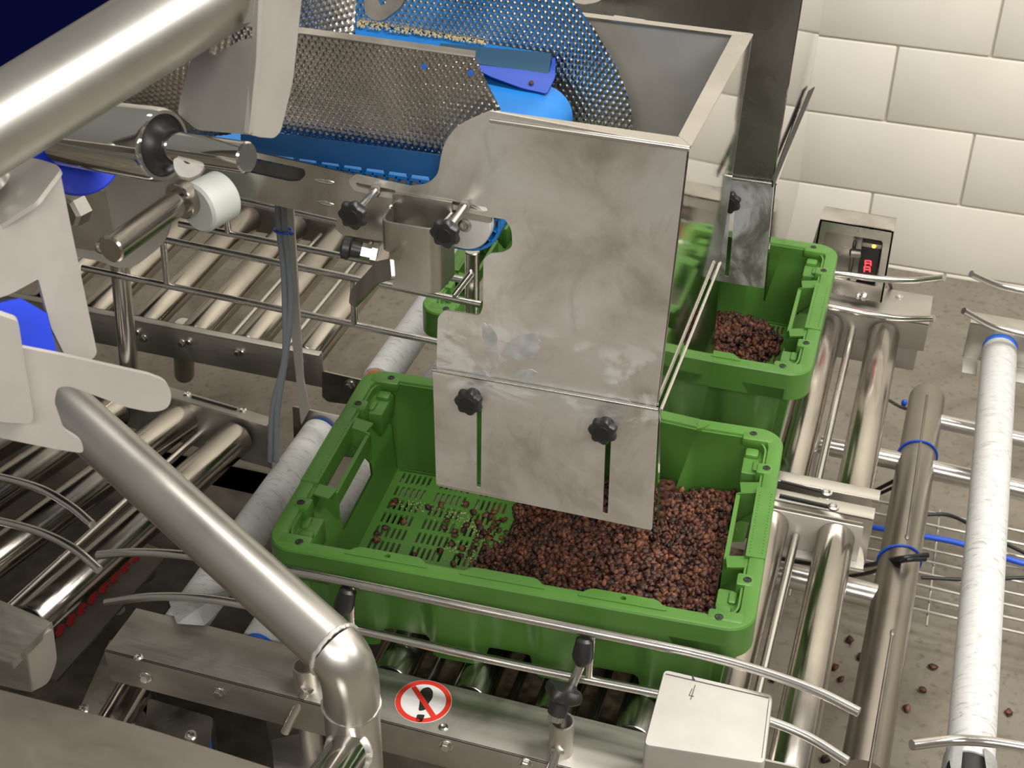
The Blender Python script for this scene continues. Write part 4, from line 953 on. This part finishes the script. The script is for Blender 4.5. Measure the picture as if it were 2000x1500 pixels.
# cable tray of parallel wires
TR_ = T('wire_cable_tray', 'floor-level wire cable tray with bright parallel wires at the right', 'tray', at(1850, 1090, z=-.66))
zt2 = -.60
for k in range(9):
    s = k/8; a, b_ = at(1500, 935+190*s, z=zt2), at(2060, 1060+165*s+8, z=zt2); b_ = V((1.15, a.y-.01, zt2)); bm = B(); tube(bm, [a, b_], .0030, 10, False); obj('tray_wire', bm, ST_ROD, TR_)
for xx in (.60, .84, 1.06):
    bm = B(); y_0, y_1 = at(1700, 985, z=zt2).y+.03, at(1700, 1180, z=zt2).y-.02; tube(bm, [V((xx, y_0, zt2-.004)), V((xx, y_1, zt2-.004))], .0022, 8, False); obj('tray_wire', bm, ST_ROD, TR_)
def cable(name, label, pts, r, m_, z=-.58): 
    bm = B(); tube(bm, [at(x, y, z=z+(zz or 0)) for x, y, zz in pts], r, 12); return top(name, bm, m_, label, 'cable')
cable('hose', 'blue hose lying in the wire tray at the lower right', [(1690, 1026, 0), (1760, 1040, 0), (1870, 1060, 0), (1990, 1098, 0), (2050, 1108, 0)], .0055, BLUEC)
cable('cable', 'upper black cable fanning out left of the thick tube', [(1650, 978, .1), (1700, 962, .15), (1760, 932, .2)], .0035, RUBBER_K)
cable('cable', 'lower black cable fanning out left of the thick tube', [(1650, 990, .1), (1700, 972, .15), (1760, 945, .2)], .003, RUBBER_K)
cable('cable', 'black cable looping over the thick tube at its lower blue tie', [(1500, 1085, 0), (1580, 1100, .04), (1680, 1105, .1), (1750, 1092, .26), (1812, 1084, .26)], .0042, RUBBER_K)
cable('cable', 'second black cable crossing the thick tube just under the first', [(1640, 1128, 0), (1700, 1118, .1), (1760, 1096, .26), (1808, 1092, .26)], .0035, RUBBER_K)
cable('cable', 'black cable arching right of the thick tube behind the white roller', [(1810, 1005, 0), (1860, 1008, 0), (1940, 1050, 0), (2010, 1085, 0), (2050, 1110, 0)], .0035, RUBBER_K)
cable('cable', 'black cable low across the wire tray', [(1800, 1128, 0), (1900, 1132, 0), (2050, 1126, 0)], .0035, RUBBER_K)
cable('cable', 'short black cable with a blue tie left of the thick tube top', [(1730, 778, -.05), (1762, 796, .1), (1790, 800, .15)], .0035, RUBBER_K)
bm = B(); sphere(bm, at(1766, 787, z=-.45), .006, (1, 1, 1.3), 12); top('cable_tie', bm, BLUEC, 'small blue cable tie knot left of the thick tube top', 'tie')

# ---------------------------------------------------------------- sensor box
YS = 1.075; SB = T('sensor_box', 'steel sensor housing with a glowing red display beside the far crate', 'sensor', at(1670, 600, y=YS))
o_, n_ = PY(YS); bm = B()
psheet(bm, o_, n_, [(1602, 428), (1746, 452), (1722, 592), (1560, 560)], [.004, .004, .005, 0], .003, [[(1612, 452), (1725, 471), (1712, 560), (1596, 536)]], .006); obj('front_frame', bm, ST_FL, SB)
p0, p1 = at(1602, 428, y=YS), at(1746, 452, y=YS); bm = B(); dd = V((0, .05, 0))
sheet(bm, [p0, p1, p1+dd, p0+dd], [], V((0, 0, 1)), .003); q1 = at(1722, 592, y=YS); sheet(bm, [p1, p1+dd, q1+dd, q1], [], V((1, 0, 0)), .003)
q0 = V((p0.x-.004, YS, q1.z)); sheet(bm, [p0, p0+dd, q0+dd, q0], [], V((-1, 0, 0)), .003); sheet(bm, [p0+dd, p1+dd, q1+dd, q0+dd], [], V((0, 1, 0)), .002); obj('housing', bm, ST, SB)
ym = YS+.012; bm = B(); a, b_ = at(1684, 478, y=ym), at(1722, 484, y=ym); z_b = at(1690, 560, y=ym).z; bx(bm, a.x, b_.x, ym, ym+.03, z_b, a.z, .002); rd = obj('code_reader', bm, BLACK, SB)
bm = B(); bx(bm, a.x-.001, b_.x+.001, ym-.001, ym+.031, a.z-.003, a.z+.005, .0015); obj('reader_top', bm, ST_BEAM, rd)
bm = B(); p = at(1707, 481, y=ym-.002); cyl(bm, p, p+V((0, -.0015, 0)), .003, 16); obj('amber_lamp', bm, LED_Y, rd)
bm = B()
for dgt, (cx, cy) in enumerate(((1696, 514), (1694, 526))):     # two seven-segment characters standing sideways
    for (x0, y0, x1, y1) in ((-6, -5, 5, -4), (-6, 0, 5, 1), (-6, -5, -6, 5), (5, -4, 5, 5)):
        tube(bm, [at(cx+x0, cy+y0, y=ym-.001), at(cx+x1, cy+y1, y=ym-.001)], .0008, 6, False)
obj('red_display', bm, LED_R, rd)
bm = B(); a = at(1660, 494, y=ym); cyl(bm, a, a+V((.018, .004, 0)), .0075, 20); cyl(bm, at(1670, 470, y=ym+.012), V((at(1670, 470, y=ym+.012).x, ym+.012, q1.z)), .003, 12); obj('mounting_rod', bm, ST_DARK, SB)
bm = B(); p = at(1688, 580, y=YS-.0); hexbolt(bm, p, (0, -1, 0), .0055, .006); p = at(1676, 578, y=YS); hexbolt(bm, p, (0, -1, 0), .004, .005); obj('housing_bolt', bm, ST_ROD, SB)
cable('cable', 'short black cable end hanging beside the sensor housing', [(1735, 548, .46), (1740, 560, .42), (1741, 572, .40)], .003, RUBBER_K)

# ---------------------------------------------------------------- grey cables and flat post
for i, (lab, dx) in enumerate((('left of the two grey cables hanging behind the hopper arm', -6), ('right of the two grey cables hanging behind the hopper arm', 5))):
    bm = B(); tube(bm, [at(x+dx, y, y=.36) for x, y in ((548, 380), (552, 450), (560, 520), (563, 600), (552-10*i+10, 700), (535-2*i+4, 800), (534, 900))], .0048, 14); top('hanging_cable', bm, GREYC, lab, 'cable', 'grey cables behind the hopper arm')
bm = B(); c = at(553, 450, y=.36)
tube(bm, [c+V((.0125*math.cos(a), .008*math.sin(a), 0)) for a in [2*math.pi*i/24 for i in range(25)]], .0018, 8, False); sphere(bm, c+V((.014, -.004, 0)), .003, n=10); top('cable_tie', bm, BLUEC, 'blue cable tie round the two grey hanging cables', 'tie')
bm = B(); psheet(bm, *PY(.40), [(556, 400), (572, 400), (592, 740), (604, 800), (588, 830), (574, 700), (560, 560)], .003, .004); top('flat_post', bm, ST_BLAST, 'thin flat metal strut hanging just right of the grey cables', 'strut')

# ---------------------------------------------------------------- bent frame pipe in the foreground
BP = T('frame_pipe', 'thick bent steel frame pipe with weld seams crossing the lower left foreground', 'pipe', at(690, 1480, d=1.5))
e0 = at(652, 1268, d=1.45); e1 = at(686, 1374, d=1.52); up0 = at(70, 742, d=1.66); dn1 = V((e1.x, e1.y, e1.z-.3)); RP_ = .0295
bm = B(); cyl(bm, up0, e0+(e0-up0).normalized()*.001, RP_, 48, .0002); obj('sloping_pipe', bm, ST_PIPE, BP)
bm = B(); d0 = (e0-up0).normalized(); pts = []
P1 = e0+d0*.028
for i in range(13):
    t = i/12; pts.append(e0*(1-t)**2+P1*(2*t*(1-t))+e1*t*t)
tube(bm, pts, RP_, 48, False); obj('elbow', bm, ST_PIPE, BP, 60)
bm = B(); cyl(bm, e1, dn1, RP_, 48, .0005); obj('vertical_pipe', bm, ST_PIPE, BP)
def weld(c, d, r, rr=.0017, par=BP):
    u, w = frame(d); bm = B(); n = 60; tube(bm, [c+(u*math.cos(a)+w*math.sin(a))*(r+random.uniform(-.0003, .0006))+d*random.uniform(-.0007, .0007) for a in [2*math.pi*i/n for i in range(n+1)]], rr, 8, False); obj('weld_bead', bm, ST_WELD, par)
weld(e0, d0, RP_, .0026); weld(e1, V((0, 0, -1)), RP_, .0022)
b0_ = at(690, 1455, d=1.54); b1_ = at(618, 1560, d=1.40); bm = B(); cyl(bm, b0_, b1_, .0225, 40); obj('branch_pipe', bm, steel('polished_branch', (.68, .67, .64), .08, .2, (1, 1, 1), 200, .1, .03), BP)
db = (b1_-b0_).normalized(); weld(b0_+db*.022, db, .0235, .003)

# upper left pipe
UP = T('frame_pipe', 'very thick matt steel pipe crossing the upper left corner', 'pipe', at(250, 130, d=1.15))
a, b_ = at(-130, 320, d=1.17), at(570, -110, d=1.2); bm = B(); cyl(bm, a, b_, .0362, 56); obj('thick_pipe', bm, ST_PIPE, UP)
# dark blue belt above left
bm = B(); o_, n_ = plane3(at(0, 100, d=1.62), at(250, 30, d=1.72), at(0, 200, d=1.56)); psheet(bm, o_, n_, [(-1500, -900), (420, -900), (420, 0), (385, 55), (245, 160), (95, 265), (-300, 320), (-1500, 420)], 0, .02)
top('dark_belt', bm, BELT_D, 'dark navy conveyor belt surface in the upper left corner', 'belt')
# roller with shaft
IR = T('idler_roller', 'polished idler roller with a protruding bright shaft end at the upper left', 'roller', at(320, 290, d=1.3))
a, b_ = at(130, 255, d=1.37), at(320, 284, d=1.31); dd = (b_-a).normalized(); L = (b_-a).length; bm = B(); r = .0335
lathe(bm, a, b_, [(0, r*.9), (.002, r), (L-.003, r), (L, r-.002), (L, r-.005), (L-.004, r-.006), (L-.004, .016)], 48, False); obj('drum', bm, MIRROR, IR)
bm = B(); lathe(bm, b_-dd*.004, b_+dd, [(0, r-.006), (.001, r-.008), (.004, .020), (.010, .017), (.016, .0155)], 40); obj('bearing_seal', bm, BLACK, IR)
c = at(484, 308, d=1.265); bm = B(); lathe(bm, b_, c, [(0, .014), ((c-b_).length-.0015, .014), ((c-b_).length, .0125)], 40); obj('shaft', bm, MIRROR, IR)
bm = B(); o_, n_ = plane3(at(350, 300, d=1.29), at(410, 330, d=1.29), at(360, 345, d=1.285)); psheet(bm, o_, n_, [(338, 310), (352, 306), (362, 320), (402, 322), (390, 340), (370, 348), (350, 344), (340, 330)], .003, .006); obj('retaining_clip', bm, WHITE, IR)
bm = B(); a = at(148, 300, d=1.40); nb = (RX*.35-RZ*.8-RY*.1).normalized(); cyl(bm, a, a+nb*.006, .042, 56); top('blue_disc', bm, BLUE, 'blue plastic disc showing behind the left end of the idler roller', 'disc')
# bracket plate at the end of the upper pipe
BR = T('pipe_bracket', 'pale folded steel bracket plate at the end of the thick upper pipe', 'bracket', at(500, 200, d=1.25))
o_, n_ = plane3(at(505, 60, d=1.18), at(590, 60, d=1.23), at(490, 262, d=1.225)); bm = B()
psheet(bm, o_, n_, [(507, -60), (596, -60), (588, 10), (572, 160), (548, 258), (535, 270), (508, 268), (485, 262), (500, 120)], [0, 0, .004, .01, .004, .004, .003, .001, 0], .005); obj('front_leaf', bm, ST_BLAST, BR)
ea = onp(507, -60, o_, n_); eb = onp(486, 262, o_, n_); o2_, n2_ = plane3(ea, eb, at(352, 200, d=1.31)); bm = B()
psheet(bm, o2_, n2_, [(507, -60), (500, 120), (486, 263), (385, 254), (347, 222), (352, 190), (372, 120), (385, 0), (392, -60)], [0, 0, .002, .008, .004, 0, 0, 0, 0], .004, [[(408, 103), (412, 82), (462, 48), (490, 44), (498, 56), (495, 74), (470, 78), (418, 108)]], .003); obj('side_leaf', bm, ST_BLAST, BR)

# ---------------------------------------------------------------- pale casing, handle plates and blue block at the left edge
LCG = T('machine_casing', 'pale rounded sheet casing at the left edge of the picture', 'casing', at(60, 600, d=1.28))
bm = B(); o_, n_ = plane3(at(0, 450, d=1.20), at(115, 335, d=1.22), at(150, 680, d=1.28))
psheet(bm, o_, n_, [(-120, 540), (-120, 390), (0, 440), (70, 395), (117, 333), (140, 450), (190, 690), (180, 703), (130, 700), (100, 640), (75, 545), (20, 575), (-60, 600)], [0, 0, 0, .004, .006, 0, .004, .004, 0, .002, .002, .006, 0], .005); obj('front_panel', bm, ST_BLAST, LCG)
o2_, n2_ = plane3(onp(117, 333, o_, n_), onp(0, 440, o_, n_), at(0, 300, d=1.30)); bm = B()
psheet(bm, o2_, n2_, [(-120, 470), (0, 440), (70, 395), (117, 333), (112, 322), (80, 312), (0, 296), (-120, 280)], [0, 0, .004, .003, .004, .004, 0, 0], .004); obj('top_flange', bm, ST_BLAST, LCG)
bm = B(); p = at(-20, 365, d=1.24); cyl(bm, p, p+n2_*.012, .022, 36); obj('round_boss', bm, ST_ROD, LCG)
BB = T('blue_slide_block', 'bright blue plastic slide block in the opening of the pale casing', 'block', at(60, 630, d=1.3))
bm = B(); o_, n_ = plane3(at(50, 600, d=1.232), at(95, 620, d=1.245), at(110, 680, d=1.25)); psheet(bm, o_, n_, [(-20, 596), (40, 582), (92, 612), (112, 690), (100, 700), (40, 700), (30, 630), (-20, 612)], .001, .03); obj('block_body', bm, BLUE, BB)
HL = T('control_lever', 'pale flat lever with a rounded end reaching over the bent pipe', 'lever', at(150, 760, d=1.32))
o_, n_ = plane3(at(50, 700, d=1.19), at(320, 760, d=1.25), at(60, 850, d=1.22)); bm = B()
psheet(bm, o_, n_, [(-120, 660), (48, 680), (120, 694), (290, 732), (325, 745), (336, 770), (330, 798), (298, 806), (250, 796), (135, 754), (112, 756), (106, 785), (125, 840), (160, 862), (165, 886), (100, 876), (-120, 830)], [0, 0, 0, 0, .01, .01, .01, .01, 0, .008, .005, .004, .004, .006, .01, .02, 0], .006); obj('lever_plate', bm, ST_BLAST, HL)
bm = B(); o3_ = o_+n_*.012; psheet(bm, o3_, n_, [(-120, 600), (0, 616), (36, 628), (44, 680), (66, 815), (60, 828), (20, 826), (-120, 812)], [0, 0, .004, 0, .003, .003, .003, 0], .011); obj('mount_plate', bm, ST_BLAST, HL)
# pale side cover below the roller, nylon bush and round lever
SCV = T('side_cover', 'flat pale side cover plate below the idler roller', 'cover', at(280, 450, d=1.5))
o_, n_ = PY(.045); bm = B(); psheet(bm, o_, n_, [(110, 300), (300, 325), (372, 345), (350, 375), (338, 420), (322, 476), (262, 522), (228, 524), (196, 510), (140, 500), (110, 480)], [0, 0, .004, .01, .01, .02, .02, .01, .01, 0, 0], .004); obj('cover_plate', bm, ST_BLAST, SCV)
bm = B(); psheet(bm, PY(.040)[0], n_, [(130, 380), (187, 365), (200, 372), (222, 480), (215, 495), (120, 480)], [0, .004, .004, .004, .004, 0], .005); obj('overlap_plate', bm, ST, SCV)
bm = B(); p = at(197, 484, y=.035); screw(bm, p, (0, -1, 0), .008); obj('cross_screw', bm, ST_ROD, SCV)
bm = B(); p = at(158, 402, y=.0); hexbolt(bm, p, V((-.3, -1, 0)), .018, .02, False); obj('hex_nut', bm, ST_DARK, SCV)
NB = T('lever_rod', 'round steel lever rod with collar on a white nylon bush', 'lever', at(350, 390, y=.03))
p = at(352, 392, y=.03); bm = B(); pn = at(382, 408, y=.035); cyl(bm, pn, pn+V((.014, .040, 0)), .0285, 56, .003); obj('nylon_bush', bm, NYLON, NB)
q = at(216, 489, y=-.10); dl = (q-p).normalized(); bm = B(); cyl(bm, p+V((.004, .012, .0)), p+V((0, -.003, 0)), .0205, 40); obj('steel_collar', bm, ST_ROLL, NB)
bm = B(); cyl(bm, p, q, .0142, 40, .002); obj('rod', bm, ST_ROLL, NB)
bm = B(); pp = at(367, 390, y=.0265); screw(bm, pp, (0, -1, 0), .003); obj('grub_screw', bm, BLACKCAP, NB)

# ---------------------------------------------------------------- lower left corner
bm = B(); zt3 = ZR+.02
pp = [(-150, 1120), (0, 1172), (98, 1214), (20, 1292), (-150, 1250)]
LB = T('edge_cover', 'dull steel cover box at the left edge, bottom corner', 'cover', at(50, 1260, z=-.25))
psheet(bm, *PZ(zt3), pp, [0, 0, .004, .002, 0], .003); a1, a2 = at(98, 1214, z=zt3), at(20, 1292, z=zt3); nn = (a2-a1).cross(V((0, 0, 1))).normalized(); nn = nn if nn.dot(CAM-a1) > 0 else -nn
sheet(bm, [a1+nn*.003, a2+nn*.003, a2+nn*.003+V((0, 0, -.012)), a1+nn*.003+V((0, 0, -.012))], [], nn, .003); obj('top_sheet', bm, ST_BEAM, LB)
bm = B(); o_, n_ = plane3(at(45, 1262, z=zt3-.004), at(105, 1225, z=zt3-.004), at(60, 1345, z=zt3-.07)); psheet(bm, o_, n_, [(44, 1268), (104, 1228), (112, 1290), (95, 1335), (60, 1352)], [0, .003, .01, .01, .002], .003); obj('side_sheet', bm, ST_BEAM, LB)
bm = B(); o_, n_ = plane3(at(-60, 1250, z=zt3-.004), at(48, 1282, z=zt3-.004), at(50, 1345, z=zt3-.07)); psheet(bm, o_, n_, [(-150, 1230), (48, 1266), (62, 1352), (30, 1346), (-150, 1300)], 0, .003); obj('front_sheet', bm, ST_BEAM, LB)
# junction boxes below the beam
def jbox(label, tl, tr, br, bl, z, drop, bolts):
    t = T('junction_box', label, 'box', at(*bl, z=z-drop)); bm = B(); q_ = [at(*c, z=z) for c in (tl, tr, br, bl)]; q_ = rpoly(q_, .005, 4); cen = sum(q_, V())/len(q_)
    r0 = [bm.verts.new(V((p.x, p.y, z-drop))) for p in q_]; r1 = [bm.verts.new(V((p.x, p.y, z-.004))) for p in q_]; r2 = [bm.verts.new(cen+(p-cen)*.97) for p in q_]; skin(bm, [r0, r1, r2]); obj('lid', bm, ST, t)
    for q in bolts: bm = B(); p = at(*q, z=z+.001); hexbolt(bm, p, (0, -.6, 1), .0062, .004); sphere(bm, p+V((0, -.004, .008)), .0038, n=10); obj('lid_bolt', bm, ST_ROD, t)
    return t
jbox('small steel junction box left under the conveyor beam end', (215, 1245), (300, 1270), (285, 1420), (150, 1392), -.30, .05, [(163, 1387)])
jbox('steel junction box with a blue gasket under the conveyor beam', (290, 1362), (418, 1400), (408, 1500), (240, 1455), -.30, .05, [(373, 1438)])
bm = B(); tube(bm, [at(408, 1402, z=-.302), at(412, 1470, z=-.302), at(412, 1520, z=-.302)], .002, 8, False); top('blue_gasket', bm, BLUEC, 'thin blue gasket line at the right end of the junction box', 'gasket')
bm = B(); a, b_ = at(265, 1330, z=-.28), at(180, 1480, z=-.28); cyl(bm, a+V((0, .03, 0)), b_, .022, 32); top('roller_tube', bm, ST_ROLL, 'short shiny tube between the two junction boxes', 'tube')
# sloping sheet in the bottom left corner
bm = B(); o_, n_ = plane3(at(0, 1345, d=1.25), at(530, 1500, d=1.3), at(0, 1500, d=1.18)); psheet(bm, o_, n_, [(-200, 1290), (0, 1347), (280, 1420), (530, 1500), (700, 1560), (-200, 1700)], [0, 0, .02, .02, 0, 0], .004)
top('sloping_cover', bm, steel('warm_satin_cover', (.17, .153, .13), .38, .5, (1, 1, 1), 200, .12, .03), 'large plain sloping steel sheet in the bottom left corner', 'cover')
# lower bracket behind bent pipe, and dark beam continuing below
bm = B(); bx(bm, at(530, 1440, y=.0).x, .50, -.01, .03, -.36, -.30, .002); top('lower_beam', bm, ST_DARK, 'dark lower beam beneath the front conveyor beam', 'beam')
bm = B(); psheet(bm, *PZ(-.285), [(530, 1445), (620, 1425), (640, 1500), (540, 1560)], .003, .05); top('mount_block', bm, ST_BEAM, 'steel mounting block between the clamp post and the bent pipe', 'block')
# torn white sheet at the low end of the left rubber roller
bm = B(); rt = random.Random(4); cp = [(330, 1175), (350, 1160), (420, 1162), (450, 1150), (440, 1180), (400, 1222), (345, 1218)]
vs = [bm.verts.new(at(x, y, z=ZR-.0+rt.uniform(0, .012))) for x, y in cp]; c = bm.verts.new(at(385, 1190, z=ZR+.02)); [bm.faces.new((vs[i], vs[(i+1) % 7], c)) for i in range(7)]
bmesh.ops.solidify(bm, geom=bm.faces[:], thickness=.001)
top('torn_sleeve', bm, RUB, 'crumpled torn white sleeve at the lower end of the left rubber roller', 'sleeve', ang=10)
